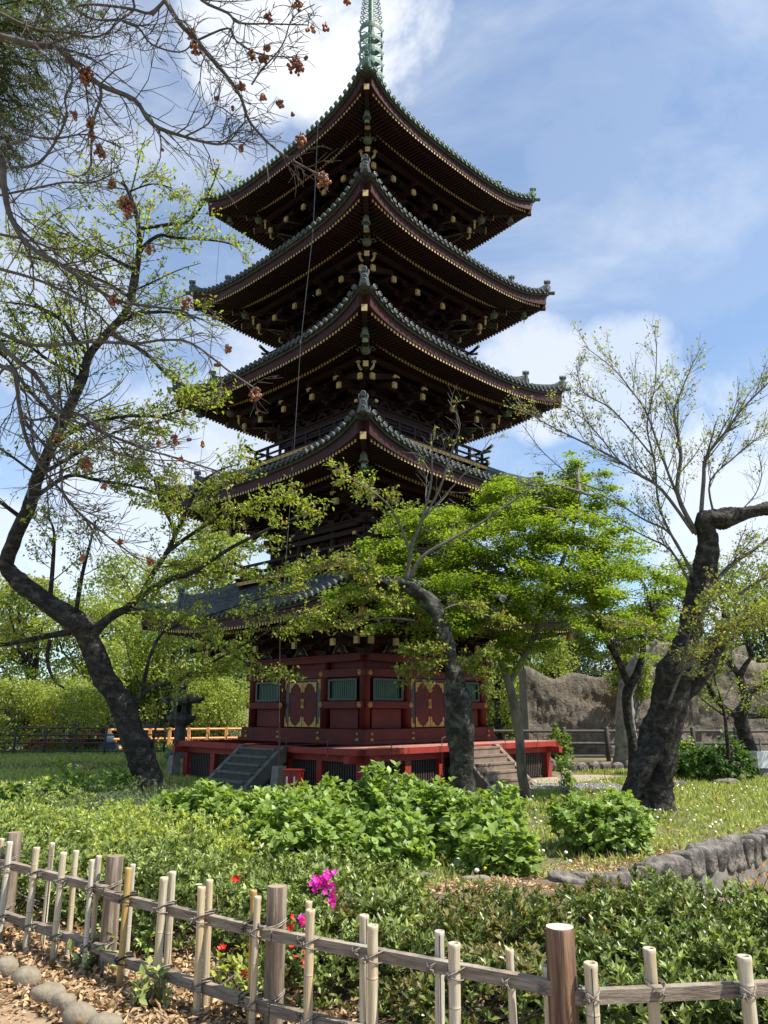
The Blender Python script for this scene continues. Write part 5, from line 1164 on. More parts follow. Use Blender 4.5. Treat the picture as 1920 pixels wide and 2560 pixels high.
flower(b2[0], 0, M['magenta'], 0.030, 30, rsf, rel(b2[0], U(812, 2205, 5.15)), (0.042, 0.03, 0.03)); flower(b2[0], 0, M['magenta'], 0.030, 9, rsf, rel(b2[0], U(835, 2245, 5.05)), (0.015, 0.02, 0.03))
flower(b1[0], 0, M['redpetal'], 0.032, 3, rsf, rel(b1[0], U(592, 2195, 5.35)), 0.012)
for px, y, n in ((736, 2310, 4), (770, 2330, 3), (742, 2385, 3), (770, 2400, 2), (600, 2425, 3), (565, 2360, 2)):
    flower(b3[0], 0, M['redpetal'], 0.024, n, rsf, rel(b3[0], U(px, y, 4.25)), (0.025, 0.03, 0.02))
flower(b3[0], 0, M['magenta'], 0.034, 3, rsf, rel(b3[0], U(752, 2308, 4.3)), 0.012)
# seedling with round leaves in the hedge
sd_ = empty('seedling', tuple(U(1490, 2345, 4.9)), 0, 'pale seedling with four rounded leaves poking out of the dark hedge', 'plant')
Pq = np.array([U(x, y, 4.85) for x, y in ((1470, 2318), (1500, 2308), (1510, 2345), (1482, 2340))]) - np.array(sd_.location)
leaves('leaves', Pq, np.array([[-1, -.2, .1], [1, -.1, .3], [1, -.3, -.1], [-1, -.3, 0]]), np.array([[0, -.4, 1.0]] * 4), 0.075, 0.034, M['weed'], sd_, 0.05, 8)
sb = MB(); [sb.tube([(0, 0.02, -0.2), (0, 0, -0.03), p], 0.002, 4) for p in Pq]; sb.build('stem', M['weed'], sd_)

HY = [(-2.85, 12.7, 0.78, 0.74, 'beside the leaning black trunk, lowest and leftmost of the mass'), (-2.1, 12.3, 0.80, 0.76, 'below the grey stone steps'), (-1.35, 12.0, 0.80, 0.80, 'below the red hydrant cabinet'), (-0.6, 12.3, 0.78, 0.78, 'left of the pagoda corner post'),
      (0.08, 12.4, 0.72, 0.93, 'tallest, in front of the pagoda corner post'), (0.68, 12.2, 0.70, 0.80, 'in front of the sawn cherry trunk base'), (1.32, 12.1, 0.66, 0.78, 'at the right end of the rear row, below the brown steps'), (-1.1, 10.9, 0.82, 0.72, 'front row, above the magenta flowers'),
      (-0.2, 10.8, 0.75, 0.58, 'front row centre, nearest and widest'), (1.28, 10.9, 0.42, 0.61, 'small and leggy beside the tree stump'), (1.38, 9.8, 0.40, 0.45, 'low and front-most beside the dandelion seed heads')]
for k, (x, y, r, h, lb) in enumerate(HY):
    shrub('hydrangea', x, y, r, r * 0.85, h, 'bright green hydrangea ' + lb, 'bush', M['hydr'], int(760 * r / 0.75), 0.125, 0.33, 5, seed=40 + k, group='hydrangeas before the pagoda', shape=8, spiky=0.16, lump=0.09, upw=0.9, hollow=0.3)
shrub('hydrangea', 3.3, 12.4, 0.60, 0.55, 0.66, 'round green hydrangea standing alone on the lawn left of the huge cherry trunk', 'bush', M['hydr'], 820, 0.12, 0.33, 5, seed=60, shape=8, spiky=0.2, lump=0.1, upw=0.9, hollow=0.3)
def small_hyd(px, y, dep, r, h, lb, n=200, m_='hydr', sd=61, L=0.12):
    p = U(px, y, dep); shrub('hydrangea', p[0], p[1], r, r, h, lb, 'bush', M[m_], n, L, 0.33, 5, seed=sd, shape=8, spiky=0.2, upw=0.9, hollow=0.3)
p = U(1415, 1990, 17.5); shrub('hydrangea', p[0], p[1], 0.14, 0.14, 0.95, 'single thin hydrangea shoot rising beside the paved slab', 'plant', M['hydr'], 26, 0.15, 0.33, 5, seed=62, shape=8)
p = U(1790, 1930, 23); shrub('hydrangea', p[0], p[1], 0.85, 0.8, 0.95, 'dark round bush beside the white planter behind the huge cherry', 'bush', M['hydrdk'], 700, 0.14, 0.33, 5, seed=63, shape=8)
p = U(1700, 1930, 24); shrub('hydrangea', p[0], p[1], 0.45, 0.4, 1.1, 'narrow green bush hugging the right side of the huge cherry trunk', 'bush', M['hydr'], 260, 0.14, 0.33, 5, seed=64, shape=8)
for k, (px, y, dep, rx, h, lb, m_) in enumerate(((250, 1960, 15.0, 0.85, 0.88, 'leafy bright shrub left of the leaning trunk below the stone lantern', 'hydr'), (60, 1990, 14.0, 0.8, 0.6, 'leafy shrub at the left frame edge behind the dark conifers', 'hydrdk'), (120, 1965, 17, 0.6, 0.5, 'small bright shrub beside the black spotlight on the left lawn', 'hydr'),
        (500, 2010, 14.6, 0.35, 0.45, 'small leafy shrub just right of the leaning black trunk', 'hydr'))):
    p = U(px, y, dep); shrub('shrub', p[0], p[1], rx, rx * 0.7, h, lb, 'bush', M[m_], int(520 * rx), 0.13, 0.3, 5, seed=70 + k, shape=8, upw=0.9, spiky=0.3)
for k, (px, y, dep, rx, h, lb) in enumerate(((120, 2040, 12.2, 1.5, 0.6, 'dark feathery juniper spreading low at the left behind the azaleas'), (400, 2040, 12.8, 1.2, 0.62, 'dark feathery juniper at the foot of the leaning black trunk'))):
    p = U(px, y, dep); shrub('juniper', p[0], p[1], rx, 1.0, h, lb, 'bush', M['conifer'], 5200, 0.07, 0.10, 6, seed=80 + k)
p = U(1320, 1905, 28.0); shrub('shrub', p[0] + 1.2, p[1], 0.3, 0.3, 1.0, 'upright leafy sapling at the right end of the red deck', 'bush', M['bgB'], 220, 0.16, 0.3, 5, seed=90, spiky=0.3)

# ------------------------------------------------------------------ ground cover
def fr_points(n, y0, y1, xm=1.15, rs_=RS):
    y = np.sqrt(rs_.uniform(y0 * y0, y1 * y1, n)); x = rs_.uniform(-1, 1, n) * y * 0.5 * xm; return x, y
def patch(x, y, s, seed): return np.sin(x * s + seed) * np.sin(y * s * 1.1 + seed * 2) + 0.6 * np.sin(x * s * 2.3 + y * s * 1.7 + seed * 3)
x, y = fr_points(190000, 8.6, 36, rs_=np.random.RandomState(31)); sdv, alv = chan(x, y)
inside = (np.abs(x - PX0) + np.abs(y - PY0) < 6.4)
ok = ~((x > 2.9) & (x < 6.7) & (y > 21.2) & (y < 23.4)) & ~((x > 3.3) & (x < 7.9) & (y > 23.3) & (np.abs(x - PX0) + np.abs(y - PY0) < 8.7)) & ~((sdv < 0.12) & (alv > 0.5) & (sdv > -2.9)) & ~inside & (patch(x, y, 1.1, 1) + 0.5 * patch(x, y, 3.7, 2) > -1.0 + 0.9 * (y < 12) + 0.25 * (y < 17)) & ~((y > 28.2) & (x > 3))
x, y = x[ok], y[ok]; n = len(x); P = np.stack([x, y, G(x, y)], 1); A = rdir(n, 1.1); A[:, 2] = np.abs(A[:, 2]) + 0.25
o = leaves('grass', P, A, rdir(n), RS.uniform(0.05, 0.13, n) * (1 + 0.02 * y), 0.0042 + 0.0006 * y, M['grass'], None, 0.0); tag(o, 'sunny lawn of short tufted grass round the pagoda', 'grass', kind='stuff')
x, y = fr_points(26000, 8.8, 26, rs_=np.random.RandomState(32)); sdv, alv = chan(x, y)
ok = ~((sdv < 0.15) & (alv > 0.5) & (sdv > -2.9)) & ~(np.abs(x - PX0) + np.abs(y - PY0) < 6.4) & (patch(x, y, 1.6, 4) > -0.2); x, y = x[ok], y[ok]; n = len(x)
A = RS.normal(size=(n, 3)); A[:, 2] = np.abs(A[:, 2]) * 0.5 + 0.1
o = leaves('clover', np.stack([x, y, G(x, y) + 0.02], 1), A, rdir(n, 2), RS.uniform(0.04, 0.09, n), 0.018, M['weed'], None, 0.1); tag(o, 'pale clover and weeds growing through the lawn', 'ground cover', kind='stuff')
# leaf litter: bed by the fence and strip before the rocks
rl_ = np.random.RandomState(33)
x1 = rl_.uniform(-5.5, 3.2, 26000); y1 = bedline(x1) - 0.30 + np.abs(rl_.normal(size=26000)) * 1.5; k = y1 < bedline(x1) + 0.1
x1, y1 = x1[(y1 < 9.5)], y1[(y1 < 9.5)]
x2, y2 = fr_points(24000, 8.0, 12.5, 0.9, rl_); s2, a2_ = chan(x2, y2); k = ((s2 > 0.1) | (a2_ < 0.6)) & ((patch(x2, y2, 1.4, 7) > -0.1) | (s2 < 0.9)); x2, y2 = x2[k], y2[k]
x = np.concatenate([x1, x2]); y = np.concatenate([y1, y2]); n = len(x); A = RS.normal(size=(n, 3)); A[:, 2] *= 0.35; nn = RS.normal(size=(n, 3)) * 0.5; nn[:, 2] += 1
o = leaves('fallen_leaves', np.stack([x, y, G(x, y) + 0.014 + RS.uniform(0, 0.02, n)], 1), A, nn, RS.uniform(0.025, 0.075, n), RS.uniform(0.008, 0.018, n), M['litter'], None, 0.4); tag(o, 'dry brown fallen leaves on the bed behind the fence', 'leaf litter', kind='stuff')
x = rl_.uniform(-3.6, -0.8, 420); y = bedline(x) - 0.35 - np.abs(rl_.normal(size=420)) * 0.28; n = len(x); A = RS.normal(size=(n, 3)); A[:, 2] *= 0.3; nn = RS.normal(size=(n, 3)) * 0.4; nn[:, 2] += 1
o = leaves('path_leaves', np.stack([x, y, G(x, y) + 0.016], 1), A, nn, RS.uniform(0.02, 0.05, n), 0.011, M['litter'], None, 0.4); tag(o, 'orange dry leaves strewn along the dirt path beside the stones', 'leaf litter', kind='stuff')
# dandelions
rd_ = np.random.RandomState(34)
def dots(name, n, y0, y1, r, m_, lb, hz, region=None):
    x, y = fr_points(n, y0, y1, 1.1, rd_); s_, a_ = chan(x, y); ok = ~((s_ < 0.2) & (a_ > 0.5) & (s_ > -2.9)) & ~(np.abs(x - PX0) + np.abs(y - PY0) < 6.4) & ((x > 0.8) | (y > 17))
    if region is not None: ok &= region(x, y)
    x, y = x[ok], y[ok]; mb = MB()
    for a, b in zip(x, y):
        z = float(G(a, b)); h = rd_.uniform(*hz); rr = r * rd_.uniform(0.8, 1.2); mb.lathe((a, b, z + h), [(0.003, -rr * 0.8), (rr, -rr * 0.2), (rr * 0.8, rr * 0.5), (0.002, rr * 0.8)], 6)
    o = mb.build(name, m_, None, True); tag(o, lb, 'flowers', kind='stuff')
dots('dandelion_seed_heads', 420, 9, 22, 0.027, M['white'], 'white dandelion seed heads dotted over the lawn', (0.1, 0.22))
dots('dandelion_flowers', 1100, 9, 28, 0.017, M['yellow'], 'small yellow dandelion blooms scattered over the lawn', (0.05, 0.14))
# individually visible seed heads by the stump
for k, (px, y, lb) in enumerate(((1062, 2160, 'above the stump on a tall stem'), (1080, 2172, 'right of the tallest one above the stump'), (1003, 2155, 'left of the stump beside hydrangea leaves'), (1145, 2150, 'over the right side of the stump'), (1160, 2140, 'highest of the pair at the low hydrangea'), (1130, 2165, 'in front of the stump'), (1005, 2195, 'lowest, at the hedge top'))):
    pt = U(px, y, 9.6); g0 = float(G(pt[0], pt[1])); mb = MB(); mb.lathe((0, 0, 0), [(0.003, -0.026), (0.024, -0.012), (0.028, 0.004), (0.02, 0.02), (0.003, 0.027)], 10)
    o = empty('dandelion', tuple(pt), 0, 'white dandelion seed head ' + lb, 'dandelion', 'dandelion seed heads near the stump'); mb.build('seed_head', M['white'], o, True); sb = MB(); sb.tube([(0.01, 0, g0 - pt[2]), (0, 0, -0.02)], 0.003, 4); sb.build('stem', M['weed'], o)
# small weeds in the bed
for k, (px, y, dep, m_, lb) in enumerate(((245, 2420, 4.9, 'weed', 'small pale weed among dry leaves near the base of the fence'), (370, 2510, 4.3, 'weed', 'broad-leaved weed between two canes at the lower left'), (385, 2335, 5.2, 'hydr', 'arching fern-like sprout behind the lower rail'),
        (560, 2425, 4.6, 'azayellow', 'yellow-green seedling clump behind the fence centre'), (620, 2480, 4.2, 'azayellow', 'low yellow-green sprout beside the third log post'), (1080, 2520, 4.0, 'hydr', 'light green sprout in litter near the bottom centre'), (1330, 2530, 4.1, 'azayellow', 'bright sprout just left of the reddish-brown post'), (1650, 2530, 4.3, 'azayellow', 'bright low sprouts below the right-hand rail'), (20, 2290, 6.3, 'hydr', 'leafy twig poking through the fence at the far left'))):
    pt = U(px, y, dep); shrub('weed', pt[0], pt[1], 0.13, 0.12, 0.20 if k != 8 else 0.4, lb, 'plant', M[m_], 26, 0.06, 0.24, 5, seed=120 + k, shape=8)
# paving and pebbles by the right steps
pv = MB(); cx, cy = PX0 + 4.9, PY0 - 3.4
struct(gridmesh('paved_path', 3.4, 7.8, 23.4, 26.4, 0.1, M['pave'], lambda x, y: G(x, y) + 0.03, lambda x, y: (np.abs(x - PX0) + np.abs(y - PY0) > 6.3) & (np.abs(x - PX0) + np.abs(y - PY0) < 8.6)))
x = rd_.uniform(3.0, 6.6, 2600); y = rd_.uniform(21.3, 23.35, 2600); n = len(x); mb = MB()
for a, b in zip(x[:1500], y[:1500]): mb.lathe((a, b, float(G(a, b)) + 0.01), [(0.02, -0.02), (rd_.uniform(.03, .06), 0), (0.02, 0.03)], 5)
o = mb.build('pebbles', M['pebble'], None, True); tag(o, 'grey pebbles filling the drain strip before the brown steps', 'pebbles', kind='stuff')

# ------------------------------------------------------------------ bare berry tree above and a conifer at top left
T = Tree('berry_tree', (-5.2, 4.6, 0.35), 'leafless grey tree with clusters of brown berries reaching in from the left', seed=31)
T.trunk(np.array([(-5.2, 4.6, 0.2), (-5.1, 4.6, 1.5), (-4.9, 4.7, 3.2), (-4.4, 4.8, 5.0), (-3.9, 4.8, 6.2)]), [0.26, 0.2, 0.17, 0.13, 0.08], 16, 0.06)
c1 = lambda l: [(x * 0.5425, y * 0.5425) for x, y in l]
c2 = lambda l: [(x * 0.458, 850 + y * 0.458) for x, y in l]
bt = dict(levels=2, kids=4, up=0.03, flat=0.8, gap=1, leafy=0.0, rmin=0.0027, wig=0.22, ang=(0.4, 1.2))
def bl(pxs, w0, w1, n, L, dep=5.0, **k):
    kk = dict(bt); kk.update(k); P, R = T.limb(UP(pxs, dep), w0 / FPX * dep / 2, w1 / FPX * dep / 2, 6, 0.05); T.twigs(P, R, n, L, **kk); return P
bl([(-160, 480), (-60, 430)] + c1([(0, 720), (20, 870), (50, 1000), (130, 1130), (280, 1220), (400, 1300), (560, 1390), (830, 1430), (900, 1480)]), 20, 5, 34, 0.65)
bl([(-200, 60), (-60, 80)] + c1([(80, 190), (180, 210), (260, 215), (330, 280), (460, 390), (620, 460), (700, 570), (850, 630), (1000, 665), (1060, 648)]), 24, 4, 32, 0.6)
bl([(330, -120), (380, -50)] + c1([(760, 0), (830, 110), (900, 180), (1000, 300), (1060, 370), (1110, 450), (1150, 560), (1250, 670), (1350, 740), (1460, 800)]), 14, 4, 30, 0.45)
bl([(470, -60)] + c1([(930, 0), (1050, 60), (1100, 105), (1250, 110), (1420, 115)]), 9, 3, 16, 0.4)
bl([(300, -80)] + c1([(620, 30), (560, 90), (640, 130), (700, 205), (830, 240), (900, 190)]), 8, 3, 16, 0.4)
bl(c1([(900, 190), (1050, 130), (1090, 190), (1200, 250), (1370, 265)]), 6, 3, 12, 0.35)
bl(c1([(700, 70), (760, 0), (690, 60), (600, 40), (420, 20), (350, 40), (440, 90), (560, 90)]), 9, 4, 12, 0.45)
bl(c1([(1160, 390), (1200, 330), (1300, 210), (1350, 80), (1450, 20)]), 5, 2.5, 10, 0.3)
bl(c1([(850, 630), (960, 570), (1000, 490), (1080, 540)]), 5, 2.5, 9, 0.35)
bl(c1([(1000, 665), (1060, 648), (1130, 560), (1180, 540)]), 4, 2.5, 9, 0.3)
bl(c1([(0, 770), (180, 750), (300, 560), (300, 450), (330, 390), (330, 300)]), 8, 4, 16, 0.5)
bl(c1([(460, 395), (465, 450), (430, 560), (420, 700), (420, 760)]), 9, 4, 10, 0.35)
bl(c2([(-60, 100), (0, 140), (90, 190), (100, 330), (150, 560), (250, 730), (340, 830), (430, 940), (600, 1080), (760, 1200)]), 13, 4, 34, 0.55)
bl(c2([(-60, -20), (0, 30), (80, 100), (200, 200), (280, 330), (340, 400), (440, 410), (560, 500), (700, 560), (800, 600), (950, 640), (1200, 720)]), 15, 4, 36, 0.55)
bl(c2([(0, -40), (200, 30), (500, 10), (730, 20), (900, 0), (1050, 20), (1250, 170), (1400, 270)]), 9, 4, 18, 0.4)
bl(c2([(-50, 250), (60, 140), (130, 420), (300, 420), (480, 470), (640, 560), (720, 640), (980, 660)]), 8, 3, 20, 0.45)
bl(c2([(120, 420), (230, 560), (330, 690), (350, 850), (480, 1000), (560, 1130)]), 7, 3, 16, 0.45)
bl(c1([(0, 1240), (200, 1300), (420, 1420), (560, 1560), (700, 1600)]), 8, 3, 18, 0.5)
bl(c1([(0, 900), (150, 870), (300, 840), (430, 840), (560, 780)]), 6, 3, 14, 0.45)
bl(c1([(0, 560), (120, 620), (250, 640), (400, 620), (560, 680)]), 6, 3, 16, 0.45)
bl(c1([(0, 60), (150, 130), (300, 150), (450, 170), (560, 90)]), 8, 3, 16, 0.45)
bl(c1([(0, 1080), (200, 1130), (340, 1250), (380, 1400)]), 7, 3, 14, 0.45)
T.build(M['barkdim'], M['barkdim'])
rb_ = np.random.RandomState(41)
BC = [(400, 350, 46, 60, 5), (880, 155, 28, 16, 5), (905, 225, 34, 22, 5), (1215, 270, 30, 26, 5), (1230, 225, 22, 12, 5), (1365, 300, 50, 46, 5), (1410, 275, 14, 5, 5), (1240, 75, 30, 16, 5), (1370, 20, 30, 16, 5), (1435, 140, 26, 8, 5), (1500, 125, 24, 9, 5), (1215, 450, 18, 10, 5), (1290, 480, 20, 12, 5), (1350, 530, 10, 4, 5),
      (1385, 650, 40, 26, 5), (1490, 830, 42, 36, 5), (515, 850, 28, 24, 5), (580, 940, 46, 50, 5), (590, 995, 24, 14, 5), (415, 570, 28, 18, 5), (460, 700, 32, 26, 5), (345, 530, 22, 10, 5), (520, 1385, 32, 28, 5), (860, 1400, 34, 32, 5), (690, 1150, 28, 18, 5), (1110, 400, 22, 10, 5), (1110, 685, 16, 8, 5), (425, 630, 20, 9, 5), (1160, 255, 22, 12, 5), (1000, 455, 10, 5, 5), (1070, 500, 10, 4, 5), (745, 688, 9, 4, 5), (1600, 5, 22, 10, 5)]
BC += [(x / 0.5425 * 0.458, (850 + y * 0.458) / 0.5425, w, n, 5) for x, y, w, n in ((1245, 50, 20, 12), (1185, 130, 16, 8), (1395, 300, 36, 34), (470, 680, 36, 26), (955, 545, 24, 14), (865, 562, 14, 8), (1030, 545, 10, 4), (1105, 570, 14, 6), (990, 650, 14, 7), (570, 805, 16, 7), (650, 1105, 22, 12), (820, 1205, 24, 14), (455, 1190, 18, 10), (320, 530, 24, 14), (405, 585, 20, 10), (1005, 400, 10, 4), (860, 445, 8, 3))]
for k, (bx, by, w, n, dep) in enumerate(BC):
    c = U(bx * 0.5425, by * 0.5425, dep); mb = MB(); R_ = w * 0.5425 / FPX * dep * 0.95
    st = MB(); top_ = np.array([0, 0, R_ * 1.15 + 0.01])
    for q in range(n):
        v = rb_.normal(size=3); v /= np.linalg.norm(v); v = v * R_ * rb_.uniform(0.35, 1.0) * np.array([0.85, 0.85, 1.05]); r = 0.0118 * rb_.uniform(0.8, 1.1)
        mb.lathe(v, [(0.002, -r), (r * 0.7, -r * 0.7), (r, 0), (r * 0.7, r * 0.7), (0.002, r)], 8)
        if q % 3 == 0: st.tube([top_, v * 0.6 + np.array([0, 0, R_ * 0.3]), v], 0.0016, 3, cap=False)
    o = mb.build('berry_cluster', M['berry'], T.o, True); o.location = c - T.b; s_ = st.build('stalks', M['barkgrey'], o)

T = Tree('conifer', (-4.2, 6.4, 0.3), 'dark conifer with drooping needle sprays at the top left corner', seed=33)
T.trunk(np.array([(-4.2, 6.4, 0.2), (-4.2, 6.4, 3.0), (-4.15, 6.3, 6.5), (-4.1, 6.2, 8.2)]), [0.2, 0.17, 0.12, 0.08], 14, 0.05)
PP, AA, NN = [], [], []
def spray(p0, p1, n=26, w=0.30, lvl=1):
    pts = wander(np.asarray(p0, float), np.asarray(p1, float), 8, 0.02, T.rs, 0.03); T.br.tube(pts, np.linspace(0.012 if lvl else 0.004, 0.002, 8), 4 if lvl else 3, cap=False)
    l = np.linalg.norm(pts[-1] - pts[0]); t = unit(np.gradient(pts, axis=0)); side = unit(np.cross(t, [0, 0, 1.0]) + 1e-6)
    if lvl:
        for q in range(n):
            f = (q + 0.5) / n; x = f * 7; j = min(6, int(x)); b = pts[j] + (pts[j + 1] - pts[j]) * (x - j); s_ = 1 if q % 2 else -1; ll = w * (1.1 - 0.7 * f) * T.rs.uniform(0.6, 1.1)
            spray(b, b + (side[j] * s_ * 0.8 + t[j] * 0.6 + np.array([0, 0, -0.38])) * ll, 0, 0, 0)
    m = int(l / 0.0062); f = np.linspace(0.02, 1, m) * 7; j = np.minimum(6, f.astype(int)); b = pts[j] + (pts[j + 1] - pts[j]) * (f - j)[:, None]; sg = np.where(np.arange(m) % 2, 1.0, -1.0)[:, None]
    PP.append(b); AA.append(side[j] * sg * 0.85 + t[j] * 0.55 + T.rs.normal(size=(m, 3)) * 0.12); NN.append(np.tile([0, 0, 1.0], (m, 1)) + T.rs.normal(size=(m, 3)) * 0.2)
dpc = 5.6
for (xa, ya, xb, yb) in ((-200, 60, 150, -30), (-200, 0, 130, 30), (-220, 60, 150, 70), (-200, 100, 130, 115), (-200, 140, 90, 170), (-180, 180, 150, 245), (-200, 200, 90, 270), (-200, 250, 60, 330), (-160, 120, 30, 200), (-180, 280, 50, 395), (-220, 90, 60, 60), (-200, 20, 80, 90), (-180, 160, 120, 215), (-180, 210, 165, 300), (-220, 240, 20, 300), (-160, 40, 180, 20), (-200, 300, 30, 370), (-200, -40, 120, -10), (-100, -60, 230, -10), (-60, -80, 260, 40), (-100, 120, 175, 160), (-120, 200, 120, 330), (-150, 60, 200, 95), (-160, 320, 55, 420)):
    spray(U(xa, ya, dpc + T.rs.uniform(-.4, .4)), U(xb, yb, dpc + T.rs.uniform(-.5, .3)), 22, 0.46)
T.br.v = [np.concatenate(T.br.v) - T.b]; T.br.build('branches', M['bark'], T.o); T.tr.v = [np.concatenate(T.tr.v) - T.b]; T.tr.build('trunk', M['bark'], T.o, True)
P, A, N_ = map(np.concatenate, (PP, AA, NN)); leaves('needles', P - T.b, A, unit(N_), 0.034, 0.0032, M['conifer'], T.o, 0.0)

# ------------------------------------------------------------------ lightning cables
def cable(name, pts, base, label):
    pts = np.array(pts); b = np.array(base); o = empty(name, (b[0], b[1], float(G(b[0], b[1]))), 0, label, 'cable'); L0 = np.array(o.location)
    mb = MB(); mb.tube(pts - L0, 0.0075, 5, cap=False); mb.build('wire', M['metal'], o)
    rdm = MB(); rdm.cyl(pts[-1] - L0, pts[-2] * 0.35 + pts[-1] * 0.65 - L0, 0.026, 0.022, 8); rdm.build('rod', M['rust'], o)
    pb = MB(); pb.box((0, 0, 0.33), (0.34, 0.34, 0.66), np.array(Matrix.Rotation(PI / 4, 3, 'Z')), 0.72); pb.build('footing', M['concrete'], o)
    for q in pts[1:-1]:
        pass
    return o
bA = U(697, 1955, 19.5); bA = np.array([bA[0], bA[1], 0.62])
ca = cable('lightning_cable', [U(795, 312, 25.3), U(783, 575, 24.2), U(752, 855, 23.0), U(732, 1172, 22.0), U(700, 1600, 20.6), bA], bA, 'steel cable crossing the left pagoda eaves down to a footing by the grey steps')
for px, y, dep in ((795, 312, 25.3), (783, 575, 24.2), (752, 855, 23.0), (732, 1172, 22.0)):
    q = U(px, y, dep) - np.array(ca.location); mb = MB(); mb.tube([q, q + np.array([0.30, 0.30, 0.0])], 0.014, 5); mb.lathe(q, [(0.02, -0.06), (0.04, 0), (0.02, 0.06)], 8); mb.build('bracket', M['metal'], ca)
bB = U(432, 1955, 24.5); bB = np.array([bB[0], bB[1], 0.62])
cable('lightning_cable', [U(556, 500, 30.2), U(538, 740, 29.0), U(512, 1060, 27.6), U(470, 1420, 26.2), U(447, 1600, 25.5), bB], bB, 'thin far cable hanging left of the pagoda down to a grey footing near the lantern')
# hydrant cabinet
hb = empty('hydrant_box', (float(U(733, 1950, 18.8)[0]), float(U(733, 1950, 18.8)[1]), 0.0), rad(-20), 'red fire hydrant cabinet on the ground between the grey steps and the deck post', 'cabinet')
mb = MB(); mb.box((0, 0, 0.31), (0.42, 0.26, 0.62)); mb.build('cabinet', M['hydrant'], hb)
for sx in (-1, 1): mb = MB(); mb.box((0.10 * sx, -0.137, 0.33), (0.185, 0.016, 0.54)); d_ = mb.build('door', M['hydrant'], hb); m2 = MB(); m2.box((0.10 * sx, -0.148, 0.36), (0.04, 0.008, 0.26)); m2.build('plate', M['whitepaint'], d_)
mb = MB(); mb.box((0, 0, 0.635), (0.46, 0.30, 0.03)); mb.build('lid', M['hydrant'], hb)
# black spotlight on the left lawn
p = U(170, 1930, 19.5); sl_ = empty('spotlight', (p[0], p[1], float(G(p[0], p[1]))), 0, 'small black ground spotlight on the shaded lawn at left', 'spotlight')
mb = MB(); mb.tube([(0, 0, 0), (0, 0, 0.22)], 0.02, 6); mb.build('stake', M['black'], sl_)
R_ = np.array(Matrix.Rotation(rad(50), 3, 'Y')); mb = MB(); mb.lathe((0, 0, 0.30), [(0.07, -0.15), (0.10, -0.1), (0.13, 0.12), (0.12, 0.12), (0.09, 0.06)], 12, R_); mb.build('lamp_head', M['black'], sl_)
mb = MB(); mb.lathe((0, 0, 0.30), [(0.11, 0.09), (0.001, 0.10)], 12, R_); mb.build('lens', M['glass'], sl_)

# stone lantern
lz = float(G(-7.6, 30)); ln = empty('stone_lantern', (float(U(453, 1850, 29)[0]), 30.0, lz), 0, 'dark weathered stone lantern standing beyond the left end of the deck', 'lantern'); SM = M['lanternstone']
for nm, prof, n_ in (('base', [(0.55, 0), (0.55, 0.2), (0.40, 0.32), (0.30, 0.4)], 6), ('shaft', [(0.25, 0.38), (0.21, 0.6), (0.21, 1.2), (0.25, 1.3)], 12), ('platform', [(0.28, 1.28), (0.50, 1.45), (0.55, 1.5), (0.55, 1.62), (0.4, 1.66)], 6)):
    mb = MB(); mb.lathe((0, 0, 0), prof, n_); mb.build(nm, SM, ln)
fb = MB()
for a in range(6):
    an = a * PI / 3; fb.box((math.cos(an) * 0.3, math.sin(an) * 0.3, 1.88), (0.13, 0.13, 0.46), np.array(Matrix.Rotation(an, 3, 'Z')))
    an += PI / 6
    for z in (1.70, 2.07): fb.box((math.cos(an) * 0.265, math.sin(an) * 0.265, z), (0.06, 0.26, 0.10), np.array(Matrix.Rotation(an, 3, 'Z')))
fb.build('fire_box', SM, ln)
mb = MB(); mb.lathe((0, 0, 2.1), [(0.32, 0), (0.70, -0.02), (0.74, 0.05), (0.70, 0.14), (0.42, 0.24), (0.22, 0.36), (0.10, 0.40)], 6)
for a in range(6): an = a * PI / 3; d = np.array([math.cos(an), math.sin(an), 0]); mb.tube([d * 0.45 + Z * 2.26, d * 0.68 + Z * 2.2, d * 0.80 + Z * 2.27, d * 0.78 + Z * 2.38], [0.08, 0.09, 0.09, 0.04], 7)
mb.build('roof_cap', SM, ln); mb = MB(); mb.lathe((0, 0, 2.48), [(0.10, 0), (0.2, 0.05), (0.1, 0.12), (0.17, 0.2), (0.15, 0.3), (0.05, 0.38), (0.01, 0.45)], 12); mb.build('finial', SM, ln)

# ------------------------------------------------------------------ far setting
def rail_fence(name, p0, p1, h, nposts, rails, m_, label, pr=0.07, rr=0.05, round_=True, zb=None, cap=None):
    p0, p1 = np.array(p0, float), np.array(p1, float); z = lambda q: zb if zb is not None else float(G(*q))
    o = empty(name, (*p0, z(p0)), 0, label, 'fence'); L0 = np.array(o.location)
    for k in range(nposts):
        q = p0 + (p1 - p0) * k / (nposts - 1); zz = z(q); mb = MB(); b = np.array([q[0], q[1], zz]) - L0
        if round_: mb.lathe(b, [(pr, -0.2), (pr, h - 0.02), (pr * 0.8, h)], 10)
        else: mb.box(b + Z * h / 2, (pr * 2, pr * 2, h))
        po = mb.build('post', m_, o, round_)
        if cap: cb = MB(); cb.box(b + Z * (h + 0.02), (pr * 2.5, pr * 2.5, 0.05)); cb.build('cap', m_, po)
    for f in rails:
        a, b = np.array([*p0, z(p0) + h * f]) - L0, np.array([*p1, z(p1) + h * f]) - L0; mb = MB(); mb.tube([a, b], rr, 8 if round_ else 4); mb.build('rail', m_, o)
    return o
rail_fence('log_fence', (1.9, 29.8), (19.5, 29.8), 1.22, 12, (0.88, 0.52, 0.15), M['logfence'], 'black round-log fence with three rails before the tall artificial rock wall', 0.085, 0.055)
of = rail_fence('orange_railing', (-13.2, 38.5), (-6.3, 41.5), 1.05, 9, (0.92, 0.5, 0.12), M['orange'], 'bright orange wooden bridge railing behind the stone lantern', 0.07, 0.055, False, zb=0.22, cap=None)
